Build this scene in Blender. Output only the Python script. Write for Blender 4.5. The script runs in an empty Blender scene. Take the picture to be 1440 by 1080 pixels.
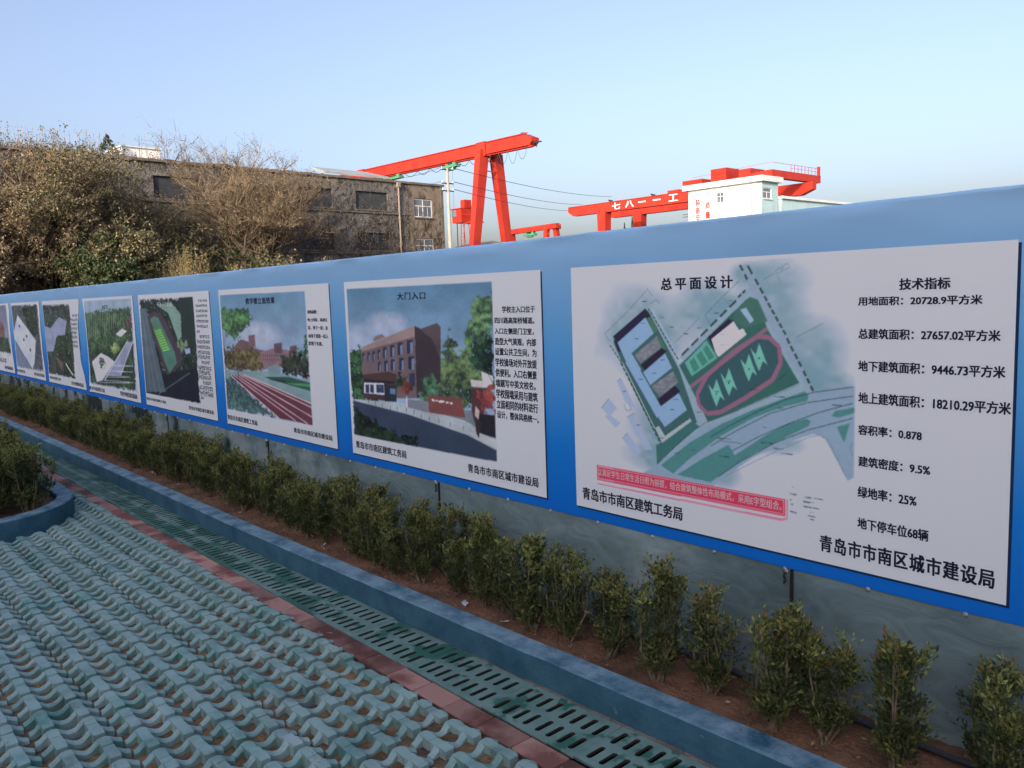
import bpy, bmesh, math, random
import numpy as np
from mathutils import Vector, Matrix, noise as mnoise

sc = bpy.context.scene
# ------------------------------------------------------------------ camera, sky, sun, exposure
EYE = 1.6
cam_data = bpy.data.cameras.new('camera')
cam_data.sensor_fit = 'HORIZONTAL'
cam_data.sensor_width = 36.0
cam_data.lens = 36.0 * 1150.0 / 1440.0
cam_data.clip_start = 0.05
cam_data.clip_end = 3000.0
cam = bpy.data.objects.new('camera', cam_data)
sc.collection.objects.link(cam)
_R = Matrix(((0.66704354, -0.06005329, 0.74259445),
             (0.74426642, 0.09849607, -0.66058007),
             (-0.03347263, 0.99332378, 0.11039681)))
cam.matrix_world = Matrix.Translation((0, 0, EYE)) @ _R.to_4x4()
sc.camera = cam

SUN_EL = math.radians(18.0)
SUN_DIR = Vector((0.42, -0.91, 0)).normalized()          # horizontal direction towards the sun
world = bpy.data.worlds.new('World')
sc.world = world
world.use_nodes = True
wn = world.node_tree.nodes; wl = world.node_tree.links
wn.clear()
wo = wn.new('ShaderNodeOutputWorld'); wb = wn.new('ShaderNodeBackground'); ws = wn.new('ShaderNodeTexSky')
ws.sky_type = 'NISHITA'; ws.sun_disc = False
ws.sun_elevation = SUN_EL
ws.sun_rotation = math.atan2(SUN_DIR.x, SUN_DIR.y)
ws.altitude = 10; ws.air_density = 1.0; ws.dust_density = 5.0; ws.ozone_density = 1.6
wb.inputs['Strength'].default_value = 0.15
wt_ = wn.new('ShaderNodeMix'); wt_.data_type = 'RGBA'; wt_.blend_type = 'MULTIPLY'; wt_.inputs[0].default_value = 1.0
wt_.inputs[7].default_value = (0.985, 0.95, 1.06, 1)
wh_ = wn.new('ShaderNodeHueSaturation'); wh_.inputs['Saturation'].default_value = 0.9
wl.new(ws.outputs[0], wh_.inputs['Color']); wl.new(wh_.outputs[0], wt_.inputs[6]); wl.new(wt_.outputs[2], wb.inputs['Color']); wl.new(wb.outputs[0], wo.inputs['Surface'])
sun_data = bpy.data.lights.new('sun', 'SUN')
sun_data.energy = 2.4; sun_data.angle = math.radians(0.53); sun_data.color = (1.0, 0.88, 0.72)
sun = bpy.data.objects.new('sun', sun_data)
sc.collection.objects.link(sun)
_sd = Vector((SUN_DIR.x*math.cos(SUN_EL), SUN_DIR.y*math.cos(SUN_EL), math.sin(SUN_EL)))
sun.rotation_euler = _sd.to_track_quat('Z', 'Y').to_euler()
sun.location = (0, -30, 40)
sc.view_settings.view_transform = 'Standard'
sc.view_settings.look = 'None'
sc.view_settings.exposure = 1.02
sc.view_settings.gamma = 1.0
sc.view_settings.use_curve_mapping = False

# ------------------------------------------------------------------ helpers
COL = sc.collection
def link(o, parent=None):
    COL.objects.link(o)
    if parent is not None: o.parent = parent
    return o
def tag(o, label=None, cat=None, group=None, kind=None):
    if label: o['label'] = label
    if cat: o['category'] = cat
    if group: o['group'] = group
    if kind: o['kind'] = kind
    return o
def empty(name, loc=(0, 0, 0), rz=0.0):
    o = bpy.data.objects.new(name, None); o.empty_display_size = 0.3
    o.location = loc; o.rotation_euler = (0, 0, rz)
    return link(o)
def copy_tree(o, parent=None):
    c = o.copy(); COL.objects.link(c); c.parent = parent
    for ch in o.children: copy_tree(ch, c)
    return c

class MB:
    """collects shapes, builds ONE mesh object"""
    def __init__(s): s.v = []; s.f = []; s.m = []
    def add(s, vs, fs, mi=0):
        b = len(s.v); s.v += [tuple(p) for p in vs]
        s.f += [tuple(i + b for i in f) for f in fs]; s.m += [mi] * len(fs)
    def box(s, a, b, mi=0, M=None):
        x0, y0, z0 = a; x1, y1, z1 = b
        vs = [(x0,y0,z0),(x1,y0,z0),(x1,y1,z0),(x0,y1,z0),(x0,y0,z1),(x1,y0,z1),(x1,y1,z1),(x0,y1,z1)]
        if M is not None: vs = [M @ Vector(p) for p in vs]
        s.add(vs, [(0,3,2,1),(4,5,6,7),(0,1,5,4),(1,2,6,5),(2,3,7,6),(3,0,4,7)], mi)
    def beam(s, p, q, w, h, mi=0, w2=None, h2=None, up=(0, 0, 1)):
        p = Vector(p); q = Vector(q); d = (q - p).normalized(); u = Vector(up)
        if abs(d.dot(u)) > 0.98: u = Vector((0, 1, 0))
        a = d.cross(u).normalized(); b = a.cross(d).normalized()
        w2 = w if w2 is None else w2; h2 = h if h2 is None else h2
        vs = [p - a*w/2 - b*h/2, p + a*w/2 - b*h/2, p + a*w/2 + b*h/2, p - a*w/2 + b*h/2,
              q - a*w2/2 - b*h2/2, q + a*w2/2 - b*h2/2, q + a*w2/2 + b*h2/2, q - a*w2/2 + b*h2/2]
        s.add(vs, [(0,1,2,3),(7,6,5,4),(0,4,5,1),(1,5,6,2),(2,6,7,3),(3,7,4,0)], mi)
    def tube(s, pts, radii, n=6, mi=0, cap=True):
        pts = [Vector(p) for p in pts]
        if not isinstance(radii, (list, tuple)): radii = [radii] * len(pts)
        base = len(s.v); prev = None
        for i, p in enumerate(pts):
            d = (pts[min(i+1, len(pts)-1)] - pts[max(i-1, 0)])
            d = d.normalized() if d.length > 1e-9 else Vector((0, 0, 1))
            if prev is None:
                u = Vector((0, 0, 1)) if abs(d.z) < 0.9 else Vector((1, 0, 0))
                a = d.cross(u).normalized()
            else:
                a = (prev - d * prev.dot(d))
                a = a.normalized() if a.length > 1e-6 else d.orthogonal().normalized()
            prev = a; b = d.cross(a)
            for k in range(n):
                t = 2*math.pi*k/n
                s.v.append(tuple(p + (a*math.cos(t) + b*math.sin(t))*radii[i]))
        for i in range(len(pts)-1):
            for k in range(n):
                k2 = (k+1) % n
                s.f.append((base+i*n+k, base+i*n+k2, base+(i+1)*n+k2, base+(i+1)*n+k)); s.m.append(mi)
        if cap:
            s.f.append(tuple(base+k for k in range(n))[::-1]); s.m.append(mi)
            s.f.append(tuple(base+(len(pts)-1)*n+k for k in range(n))); s.m.append(mi)
    def mesh(s, name, mats, smooth=False):
        me = bpy.data.meshes.new(name)
        me.from_pydata(s.v, [], s.f)
        if not isinstance(mats, (list, tuple)): mats = [mats]
        for m in mats: me.materials.append(m)
        if len(mats) > 1: me.polygons.foreach_set('material_index', s.m)
        if smooth: me.polygons.foreach_set('use_smooth', [True]*len(me.polygons))
        me.update()
        return me
    def build(s, name, mats, parent=None, smooth=False, loc=(0, 0, 0), bevel=0):
        o = bpy.data.objects.new(name, s.mesh(name, mats, smooth)); o.location = loc
        link(o, parent)
        if bevel:
            b = o.modifiers.new('bevel', 'BEVEL'); b.width = bevel; b.segments = 2; b.limit_method = 'ANGLE'
        return o

def lin(h):

    out = []
    for c in h:
        c = c/255.0
        out.append(c/12.92 if c <= 0.04045 else ((c+0.055)/1.055)**2.4)
    return tuple(out)

def mat(name, c1, c2=None, scale=5.0, rough=0.8, bump=0.0, bscale=None, detail=6, spec=0.4, metal=0.0,
        lo=0.35, hi=0.65, stretch=(1, 1, 1), c3=None, scale3=1.0, lo3=0.5, hi3=0.7, attr=None, rnd=0.0, coat=0.0, bdist=0.02):
    m = bpy.data.materials.new(name); m.use_nodes = True
    nt = m.node_tree; N = nt.nodes; L = nt.links
    B = N['Principled BSDF']
    B.inputs['Roughness'].default_value = rough
    B.inputs['Specular IOR Level'].default_value = spec
    B.inputs['Metallic'].default_value = metal
    B.inputs['Coat Weight'].default_value = coat
    tc = N.new('ShaderNodeTexCoord'); mp = N.new('ShaderNodeMapping')
    mp.inputs['Scale'].default_value = stretch
    geo = N.new('ShaderNodeNewGeometry')
    L.new(geo.outputs['Position'], mp.inputs['Vector'])
    col = None
    if attr:
        a = N.new('ShaderNodeAttribute'); a.attribute_name = attr
        cr = N.new('ShaderNodeValToRGB')
        stops = c1
        els = cr.color_ramp.elements
        while len(els) < len(stops): els.new(0.5)
        for i, (p, c) in enumerate(stops):
            els[i].position = p; els[i].color = (*c, 1)
        L.new(a.outputs['Fac'], cr.inputs['Fac']); col = cr.outputs['Color']
    elif c2 is None:
        r = N.new('ShaderNodeRGB'); r.outputs[0].default_value = (*c1, 1); col = r.outputs[0]
    else:
        n = N.new('ShaderNodeTexNoise'); n.inputs['Scale'].default_value = scale; n.inputs['Detail'].default_value = detail
        L.new(mp.outputs[0], n.inputs['Vector'])
        cr = N.new('ShaderNodeValToRGB')
        cr.color_ramp.elements[0].position = lo; cr.color_ramp.elements[0].color = (*c1, 1)
        cr.color_ramp.elements[1].position = hi; cr.color_ramp.elements[1].color = (*c2, 1)
        L.new(n.outputs['Fac'], cr.inputs['Fac']); col = cr.outputs['Color']
    if c3 is not None:
        n = N.new('ShaderNodeTexNoise'); n.inputs['Scale'].default_value = scale3; n.inputs['Detail'].default_value = 8
        n.inputs['Roughness'].default_value = 0.65
        L.new(mp.outputs[0], n.inputs['Vector'])
        mr = N.new('ShaderNodeMapRange'); mr.inputs['From Min'].default_value = lo3; mr.inputs['From Max'].default_value = hi3
        L.new(n.outputs['Fac'], mr.inputs['Value'])
        mx = N.new('ShaderNodeMix'); mx.data_type = 'RGBA'
        L.new(mr.outputs[0], mx.inputs['Factor']); L.new(col, mx.inputs[6]); mx.inputs[7].default_value = (*c3, 1)
        col = mx.outputs[2]
    if rnd > 0:
        oi = N.new('ShaderNodeObjectInfo'); mr = N.new('ShaderNodeMapRange')
        mr.inputs['To Min'].default_value = 1 - rnd; mr.inputs['To Max'].default_value = 1 + rnd
        L.new(oi.outputs['Random'], mr.inputs['Value'])
        hv = N.new('ShaderNodeHueSaturation'); L.new(mr.outputs[0], hv.inputs['Value']); L.new(col, hv.inputs['Color'])
        col = hv.outputs['Color']
    L.new(col, B.inputs['Base Color'])
    if bump > 0:
        n = N.new('ShaderNodeTexNoise'); n.inputs['Scale'].default_value = bscale or scale*3; n.inputs['Detail'].default_value = 8
        L.new(mp.outputs[0], n.inputs['Vector'])
        b = N.new('ShaderNodeBump'); b.inputs['Strength'].default_value = bump; b.inputs['Distance'].default_value = bdist
        L.new(n.outputs['Fac'], b.inputs['Height']); L.new(b.outputs[0], B.inputs['Normal'])
    return m

def add_attr(me, name, vals):
    a = me.attributes.new(name, 'FLOAT', 'FACE'); a.data.foreach_set('value', vals)

def worn_lit_tops(m, tone=(0.25, 0.38, 0.45), amount=.8):
    # upward faces paler: some foot wear, some skylight painted into the colour
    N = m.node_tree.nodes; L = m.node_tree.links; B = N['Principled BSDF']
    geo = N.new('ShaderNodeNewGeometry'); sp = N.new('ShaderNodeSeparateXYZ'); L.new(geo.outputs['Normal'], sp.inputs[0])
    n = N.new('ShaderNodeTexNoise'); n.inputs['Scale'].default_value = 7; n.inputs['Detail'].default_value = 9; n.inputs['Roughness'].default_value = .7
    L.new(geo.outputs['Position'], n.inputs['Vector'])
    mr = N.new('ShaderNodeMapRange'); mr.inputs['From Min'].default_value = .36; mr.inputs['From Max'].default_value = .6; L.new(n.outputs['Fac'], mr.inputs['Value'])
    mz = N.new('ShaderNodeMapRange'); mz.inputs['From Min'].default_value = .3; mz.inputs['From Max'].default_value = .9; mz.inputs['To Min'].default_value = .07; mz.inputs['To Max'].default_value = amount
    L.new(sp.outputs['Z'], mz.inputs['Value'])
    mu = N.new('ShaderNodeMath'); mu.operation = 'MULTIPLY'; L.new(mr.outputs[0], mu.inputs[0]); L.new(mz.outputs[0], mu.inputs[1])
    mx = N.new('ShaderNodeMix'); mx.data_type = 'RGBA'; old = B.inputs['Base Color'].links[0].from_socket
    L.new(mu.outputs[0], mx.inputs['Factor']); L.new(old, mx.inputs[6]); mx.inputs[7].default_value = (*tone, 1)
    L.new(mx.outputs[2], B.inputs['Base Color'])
def chips(m, colour, scale, a_, b_):
    N = m.node_tree.nodes; L = m.node_tree.links; B = N['Principled BSDF']; geo = N.new('ShaderNodeNewGeometry')
    n = N.new('ShaderNodeTexNoise'); n.inputs['Scale'].default_value = scale; n.inputs['Detail'].default_value = 10; n.inputs['Roughness'].default_value = .75; n.inputs['Distortion'].default_value = .6
    L.new(geo.outputs['Position'], n.inputs['Vector'])
    mr = N.new('ShaderNodeMapRange'); mr.inputs['From Min'].default_value = a_; mr.inputs['From Max'].default_value = b_; L.new(n.outputs['Fac'], mr.inputs['Value'])
    mx = N.new('ShaderNodeMix'); mx.data_type = 'RGBA'; old = B.inputs['Base Color'].links[0].from_socket
    L.new(mr.outputs[0], mx.inputs['Factor']); L.new(old, mx.inputs[6]); mx.inputs[7].default_value = (*colour, 1); L.new(mx.outputs[2], B.inputs['Base Color'])

M = {}
M['soil'] = mat('soil', (0.12, 0.062, 0.036), (0.215, 0.115, 0.066), 9, 0.95, 0.8, 60, c3=(0.09, 0.05, 0.03), scale3=3, lo3=0.5, hi3=0.72)
M['joint_soil'] = mat('joint_soil', (0.13, 0.08, 0.042), (0.27, 0.175, 0.09), 14, 0.95, 0.9, 70, c3=(0.07, 0.055, 0.035), scale3=5, lo3=0.5, hi3=0.7)
M['asphalt'] = mat('asphalt', (0.045, 0.045, 0.045), (0.07, 0.068, 0.065), 3, 0.9, 0.3, 80)
M['paver'] = mat('paver', (0.095, 0.235, 0.21), (0.30, 0.40, 0.38), 5, 0.85, 0.55, 90, c3=(0.105, 0.155, 0.145), scale3=4.5, lo3=0.52, hi3=0.72, rnd=0.13, bdist=0.006)
M['brick'] = mat('brick', (0.165, 0.068, 0.054), (0.34, 0.19, 0.155), 3.4, 0.85, 0.4, 90, lo=0.44, hi=0.54, rnd=0.38, bdist=0.004)
worn_lit_tops(M['paver'], (0.28, 0.425, 0.39), .75)
chips(M['paver'], (0.42, 0.44, 0.42), 16, .63, .7)
chips(M['paver'], (0.10, 0.085, 0.06), 11, .62, .72)
chips(M['brick'], (0.36, 0.28, 0.24), 14, .58, .68)
M['brick_edge'] = mat('brick_edge', (0.08, 0.05, 0.04), (0.12, 0.07, 0.05), 8, 0.9, 0.3, 60)
M['kerb'] = mat('kerb', (0.016, 0.08, 0.13), (0.04, 0.13, 0.19), 6, 0.7, 0.6, 45, bdist=0.008)
worn_lit_tops(M['kerb'])  # paler kerb top: scuffs plus sky light painted into the colour
chips(M['kerb'], (0.24, 0.235, 0.21), 22, .655, .68)
chips(M['kerb'], (0.07, 0.075, 0.075), 5, .66, .74)
M['mortar'] = mat('mortar', (0.12, 0.105, 0.085), (0.2, 0.18, 0.15), 12, 0.95, 0.7, 60, c3=(0.08, 0.055, 0.04), scale3=4)
M['trench'] = mat('trench', (0.02, 0.022, 0.02), (0.035, 0.035, 0.03), 5, 0.9)

def grate_material():
    m = mat('grate_paint', (0.105, 0.20, 0.175), (0.17, 0.27, 0.24), 9, 0.7, 0.3, 70, bdist=0.003)
    nt = m.node_tree; N = nt.nodes; L = nt.links; B = N['Principled BSDF']
    geo = N.new('ShaderNodeNewGeometry')
    n = N.new('ShaderNodeTexNoise'); n.inputs['Scale'].default_value = 5.0; n.inputs['Detail'].default_value = 5
    n.inputs['Roughness'].default_value = 0.6
    L.new(geo.outputs['Position'], n.inputs['Vector'])
    mr = N.new('ShaderNodeMapRange'); mr.inputs['From Min'].default_value = 0.52; mr.inputs['From Max'].default_value = 0.55
    sx = N.new('ShaderNodeSeparateXYZ'); L.new(geo.outputs['Position'], sx.inputs[0])
    ad = N.new('ShaderNodeMapRange'); ad.inputs['From Min'].default_value = -2.5; ad.inputs['From Max'].default_value = -5.0; ad.inputs['To Min'].default_value = -0.03; ad.inputs['To Max'].default_value = 0.05
    L.new(sx.outputs['X'], ad.inputs['Value']); sm_ = N.new('ShaderNodeMath'); L.new(n.outputs['Fac'], sm_.inputs[0]); L.new(ad.outputs[0], sm_.inputs[1])
    L.new(sm_.outputs[0], mr.inputs['Value'])
    old = B.inputs['Base Color'].links[0].from_socket
    mx = N.new('ShaderNodeMix'); mx.data_type = 'RGBA'
    L.new(mr.outputs[0], mx.inputs['Factor']); L.new(old, mx.inputs[6]); mx.inputs[7].default_value = (0.035, 0.13, 0.095, 1)
    L.new(mx.outputs[2], B.inputs['Base Color'])
    r2 = N.new('ShaderNodeMapRange'); r2.inputs['To Min'].default_value = 0.75; r2.inputs['To Max'].default_value = 0.4
    L.new(mr.outputs[0], r2.inputs['Value']); L.new(r2.outputs[0], B.inputs['Roughness'])
    return m
M['grate'] = grate_material()

# banner: blue film, printed gradient from light blue above to deep blue below
def banner_material():
    m = bpy.data.materials.new('banner_film'); m.use_nodes = True
    nt = m.node_tree; N = nt.nodes; L = nt.links; B = N['Principled BSDF']
    geo = N.new('ShaderNodeNewGeometry'); sx = N.new('ShaderNodeSeparateXYZ'); L.new(geo.outputs['Position'], sx.inputs[0])
    mr = N.new('ShaderNodeMapRange'); mr.inputs['From Min'].default_value = 0.55; mr.inputs['From Max'].default_value = 1.87
    L.new(sx.outputs['Z'], mr.inputs['Value'])
    cr = N.new('ShaderNodeValToRGB'); e = cr.color_ramp.elements
    e[0].position = 0.0; e[0].color = (0.0, 0.15, 0.62, 1)
    e[1].position = 1.0; e[1].color = (0.29, 0.52, 0.77, 1)
    x = e.new(0.25); x.color = (0.004, 0.21, 0.69, 1)
    x = e.new(0.6); x.color = (0.10, 0.38, 0.74, 1)
    L.new(mr.outputs[0], cr.inputs['Fac'])
    n = N.new('ShaderNodeTexNoise'); n.inputs['Scale'].default_value = 1.3; n.inputs['Detail'].default_value = 4
    L.new(geo.outputs['Position'], n.inputs['Vector'])
    hs = N.new('ShaderNodeHueSaturation'); m2 = N.new('ShaderNodeMapRange'); m2.inputs['To Min'].default_value = 0.88; m2.inputs['To Max'].default_value = 1.12
    L.new(n.outputs['Fac'], m2.inputs['Value']); L.new(m2.outputs[0], hs.inputs['Value']); L.new(cr.outputs['Color'], hs.inputs['Color'])
    L.new(hs.outputs[0], B.inputs['Base Color'])
    B.inputs['Roughness'].default_value = 0.55; B.inputs['Specular IOR Level'].default_value = 0.35
    n2 = N.new('ShaderNodeTexNoise'); n2.inputs['Scale'].default_value = 220
    L.new(geo.outputs['Position'], n2.inputs['Vector'])
    b = N.new('ShaderNodeBump'); b.inputs['Strength'].default_value = 0.12; b.inputs['Distance'].default_value = 0.002
    L.new(n2.outputs['Fac'], b.inputs['Height']); L.new(b.outputs[0], B.inputs['Normal'])
    return m
M['banner'] = banner_material()

def panel_material():
    # glossy grey green sheet, rippled reflections painted into its tone, dark and pale patches
    m = bpy.data.materials.new('rippled_sheet'); m.use_nodes = True
    nt = m.node_tree; N = nt.nodes; L = nt.links; B = N['Principled BSDF']
    geo = N.new('ShaderNodeNewGeometry'); mp = N.new('ShaderNodeMapping'); mp.inputs['Scale'].default_value = (1.0, 1, 2.6)
    L.new(geo.outputs['Position'], mp.inputs['Vector'])
    n = N.new('ShaderNodeTexNoise'); n.inputs['Scale'].default_value = 1.1; n.inputs['Detail'].default_value = 5; n.inputs['Distortion'].default_value = 0.8
    L.new(mp.outputs[0], n.inputs['Vector'])
    cr = N.new('ShaderNodeValToRGB'); e = cr.color_ramp.elements
    e[0].position = 0.3; e[0].color = (0.10, 0.155, 0.165, 1); e[1].position = 0.72; e[1].color = (0.31, 0.41, 0.43, 1)
    x = e.new(0.52); x.color = (0.175, 0.25, 0.262, 1)
    L.new(n.outputs['Fac'], cr.inputs['Fac'])
    w = N.new('ShaderNodeTexNoise'); w.inputs['Scale'].default_value = 5.0; w.inputs['Detail'].default_value = 3.5; w.inputs['Distortion'].default_value = 3.0
    mp2 = N.new('ShaderNodeMapping'); mp2.inputs['Scale'].default_value = (0.8, 1, 1.7); mp2.inputs['Rotation'].default_value = (0, 0.25, 0)
    L.new(geo.outputs['Position'], mp2.inputs['Vector']); L.new(mp2.outputs[0], w.inputs['Vector'])
    hs = N.new('ShaderNodeHueSaturation'); m2 = N.new('ShaderNodeMapRange')
    m2.inputs['From Min'].default_value = 0.3; m2.inputs['From Max'].default_value = 0.7; m2.inputs['To Min'].default_value = 0.85; m2.inputs['To Max'].default_value = 1.14
    L.new(w.outputs['Fac'], m2.inputs['Value']); L.new(m2.outputs[0], hs.inputs['Value']); L.new(cr.outputs['Color'], hs.inputs['Color'])
    # dark patches, stronger far along the wall
    sm = N.new('ShaderNodeTexNoise'); sm.inputs['Scale'].default_value = 3.2; sm.inputs['Detail'].default_value = 7
    mp3 = N.new('ShaderNodeMapping'); mp3.inputs['Scale'].default_value = (1.0, 1, 0.7)
    L.new(geo.outputs['Position'], mp3.inputs['Vector']); L.new(mp3.outputs[0], sm.inputs['Vector'])
    sx = N.new('ShaderNodeSeparateXYZ'); L.new(geo.outputs['Position'], sx.inputs[0])
    far = N.new('ShaderNodeMapRange'); far.inputs['From Min'].default_value = -4.2; far.inputs['From Max'].default_value = -6.0
    L.new(sx.outputs['X'], far.inputs['Value'])
    th = N.new('ShaderNodeMapRange'); th.inputs['From Min'].default_value = 0.51; th.inputs['From Max'].default_value = 0.6
    L.new(sm.outputs['Fac'], th.inputs['Value'])
    mu = N.new('ShaderNodeMath'); mu.operation = 'MULTIPLY'; L.new(far.outputs[0], mu.inputs[0]); L.new(th.outputs[0], mu.inputs[1])
    mx = N.new('ShaderNodeMix'); mx.data_type = 'RGBA'; L.new(mu.outputs[0], mx.inputs['Factor'])
    L.new(hs.outputs[0], mx.inputs[6]); mx.inputs[7].default_value = (0.03, 0.045, 0.055, 1)
    th2 = N.new('ShaderNodeMapRange'); th2.inputs['From Min'].default_value = 0.47; th2.inputs['From Max'].default_value = 0.40
    L.new(sm.outputs['Fac'], th2.inputs['Value'])
    mu2 = N.new('ShaderNodeMath'); mu2.operation = 'MULTIPLY'; L.new(far.outputs[0], mu2.inputs[0]); L.new(th2.outputs[0], mu2.inputs[1])
    mu3 = N.new('ShaderNodeMath'); mu3.operation = 'MULTIPLY'; L.new(mu2.outputs[0], mu3.inputs[0]); mu3.inputs[1].default_value = 0.6
    mx2 = N.new('ShaderNodeMix'); mx2.data_type = 'RGBA'; L.new(mu3.outputs[0], mx2.inputs['Factor'])
    L.new(mx.outputs[2], mx2.inputs[6]); mx2.inputs[7].default_value = (0.30, 0.36, 0.37, 1)
    L.new(mx2.outputs[2], B.inputs['Base Color'])
    B.inputs['Roughness'].default_value = 0.2; B.inputs['Specular IOR Level'].default_value = 0.5
    b = N.new('ShaderNodeBump'); b.inputs['Strength'].default_value = 0.35; b.inputs['Distance'].default_value = 0.012
    L.new(w.outputs['Fac'], b.inputs['Height']); L.new(b.outputs[0], B.inputs['Normal'])
    return m
M['panel'] = panel_material()
M['black'] = mat('black_rubber', (0.015, 0.015, 0.018), rough=0.6)
M['hose'] = mat('hose', (0.03, 0.035, 0.05), (0.05, 0.055, 0.07), 10, 0.45)
M['screw'] = mat('screw', (0.45, 0.46, 0.47), rough=0.4, metal=0.6)
M['wood_back'] = mat('hoarding_back', (0.2, 0.2, 0.2), (0.28, 0.28, 0.27), 3, 0.8)
M['ink'] = mat('ink', (0.012, 0.014, 0.04), rough=0.5, spec=0.25)
M['pale_ink'] = mat('pale_ink', (0.75, 0.60, 0.62), rough=0.5, spec=0.25)
M['white_ink'] = mat('white_ink', (0.66, 0.68, 0.68), rough=0.5, spec=0.25)
M['print_shadow'] = mat('print_shadow', (0.008, 0.03, 0.10), rough=0.6, spec=0.2)
M['stem'] = mat('stem', (0.10, 0.075, 0.05), (0.2, 0.155, 0.105), 30, 0.85)
M['dry_bits'] = mat('dry_bits', (0.24, 0.16, 0.08), (0.4, 0.3, 0.16), 30, 0.8)
M['litter'] = mat('litter', (0.6, 0.62, 0.64), (0.3, 0.38, 0.5), 40, 0.5)
def leafmat(name, stops, trans=0.25):
    m = mat(name, stops, attr='tone', rough=0.55, spec=0.35)
    N = m.node_tree.nodes; L = m.node_tree.links; B = N['Principled BSDF']; out = N['Material Output']
    tr = N.new('ShaderNodeBsdfTranslucent'); L.new(B.inputs['Base Color'].links[0].from_socket, tr.inputs['Color'])
    mx = N.new('ShaderNodeMixShader'); mx.inputs[0].default_value = trans
    L.new(B.outputs[0], mx.inputs[1]); L.new(tr.outputs[0], mx.inputs[2]); L.new(mx.outputs[0], out.inputs['Surface'])
    return m
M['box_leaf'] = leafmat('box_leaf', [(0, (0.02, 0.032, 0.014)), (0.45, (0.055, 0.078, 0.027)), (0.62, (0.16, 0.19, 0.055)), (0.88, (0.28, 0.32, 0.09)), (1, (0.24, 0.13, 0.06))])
M['dry_leaf'] = leafmat('dry_leaf', [(0, (0.085, 0.068, 0.042)), (0.4, (0.19, 0.15, 0.085)), (0.75, (0.28, 0.22, 0.135)), (1, (0.33, 0.275, 0.165))])
M['mixed_leaf'] = leafmat('mixed_leaf', [(0, (0.05, 0.055, 0.035)), (0.4, (0.13, 0.13, 0.07)), (0.7, (0.24, 0.215, 0.11)), (1, (0.34, 0.28, 0.14))])
M['green_leaf'] = leafmat('green_leaf', [(0, (0.02, 0.035, 0.018)), (0.5, (0.05, 0.08, 0.03)), (0.85, (0.12, 0.14, 0.05)), (1, (0.26, 0.23, 0.1))])
M['yellow_leaf'] = leafmat('yellow_leaf', [(0, (0.10, 0.10, 0.035)), (0.5, (0.24, 0.21, 0.08)), (1, (0.36, 0.30, 0.13))])
M['twig'] = mat('twig', (0.13, 0.10, 0.065), (0.27, 0.205, 0.13), 2, 0.9)
M['bark'] = mat('bark', (0.07, 0.055, 0.04), (0.14, 0.11, 0.08), 3, 0.9, 0.5, 20)
M['red'] = mat('crane_red', (0.35, 0.024, 0.013), (0.42, 0.035, 0.018), 0.5, 0.5, spec=0.3, c3=(0.30, 0.03, 0.02), scale3=.9, lo3=.5, hi3=.8)
M['green_paint'] = mat('green_paint', (0.06, 0.22, 0.12), (0.09, 0.28, 0.16), 1, 0.5)
M['cable'] = mat('cable', (0.03, 0.03, 0.035), rough=0.6)
M['white_wall'] = mat('white_wall', (0.78, 0.80, 0.78), (0.82, 0.83, 0.81), 0.5, 0.8, c3=(0.55, 0.55, 0.52), scale3=.8, lo3=.5, hi3=.85, stretch=(1, 1, .3))
M['teal_wall'] = mat('teal_wall', (0.34, 0.50, 0.53), (0.40, 0.56, 0.58), 0.5, 0.8, c3=(0.26, 0.36, 0.38), scale3=.7, lo3=.5, hi3=.8)
M['roof_trim'] = mat('roof_trim', (0.55, 0.60, 0.60), (0.62, 0.66, 0.65), 1, 0.7)
M['glass'] = mat('window_glass', (0.10, 0.12, 0.15), (0.17, 0.19, 0.21), 1.2, 0.08, spec=0.6)
M['frame'] = mat('window_frame', (0.62, 0.63, 0.63), rough=0.5)
M['board'] = mat('window_board', (0.032, 0.037, 0.043), (0.055, 0.06, 0.066), 1.2, 0.85)
M['concrete'] = mat('concrete', (0.30, 0.29, 0.25), (0.38, 0.365, 0.32), 2, 0.85)
M['render_old'] = mat('old_render', (0.12, 0.114, 0.106), (0.215, 0.20, 0.18), 1.3, 0.95, 0.7, 9, c3=(0.045, 0.042, 0.04), scale3=2.6, lo3=0.45, hi3=0.62, detail=10, bdist=0.15)
M['render_beige'] = mat('beige_render', (0.17, 0.14, 0.105), (0.21, 0.175, 0.13), 1.0, 0.9, 0.3, 9, c3=(0.055, 0.047, 0.04), scale3=1.1, lo3=0.5, hi3=0.63, stretch=(1, 1, 0.8), bdist=0.1)
M['ledge'] = mat('ledge', (0.10, 0.085, 0.07), (0.17, 0.145, 0.12), 2, 0.9)
M['pipe'] = mat('pipe', (0.24, 0.2, 0.16), (0.3, 0.25, 0.2), 3, 0.7)
M['grey_wall'] = mat('grey_wall', (0.30, 0.30, 0.29), (0.36, 0.355, 0.34), 0.6, 0.9)
M['light_wall'] = mat('light_wall', (0.52, 0.52, 0.5), (0.6, 0.6, 0.57), 0.6, 0.9)  # pale wall of the added shading block, lightened to bounce light
M['shed'] = mat('shed_metal', (0.27, 0.30, 0.29), (0.36, 0.39, 0.37), 1, 0.5)

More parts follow.
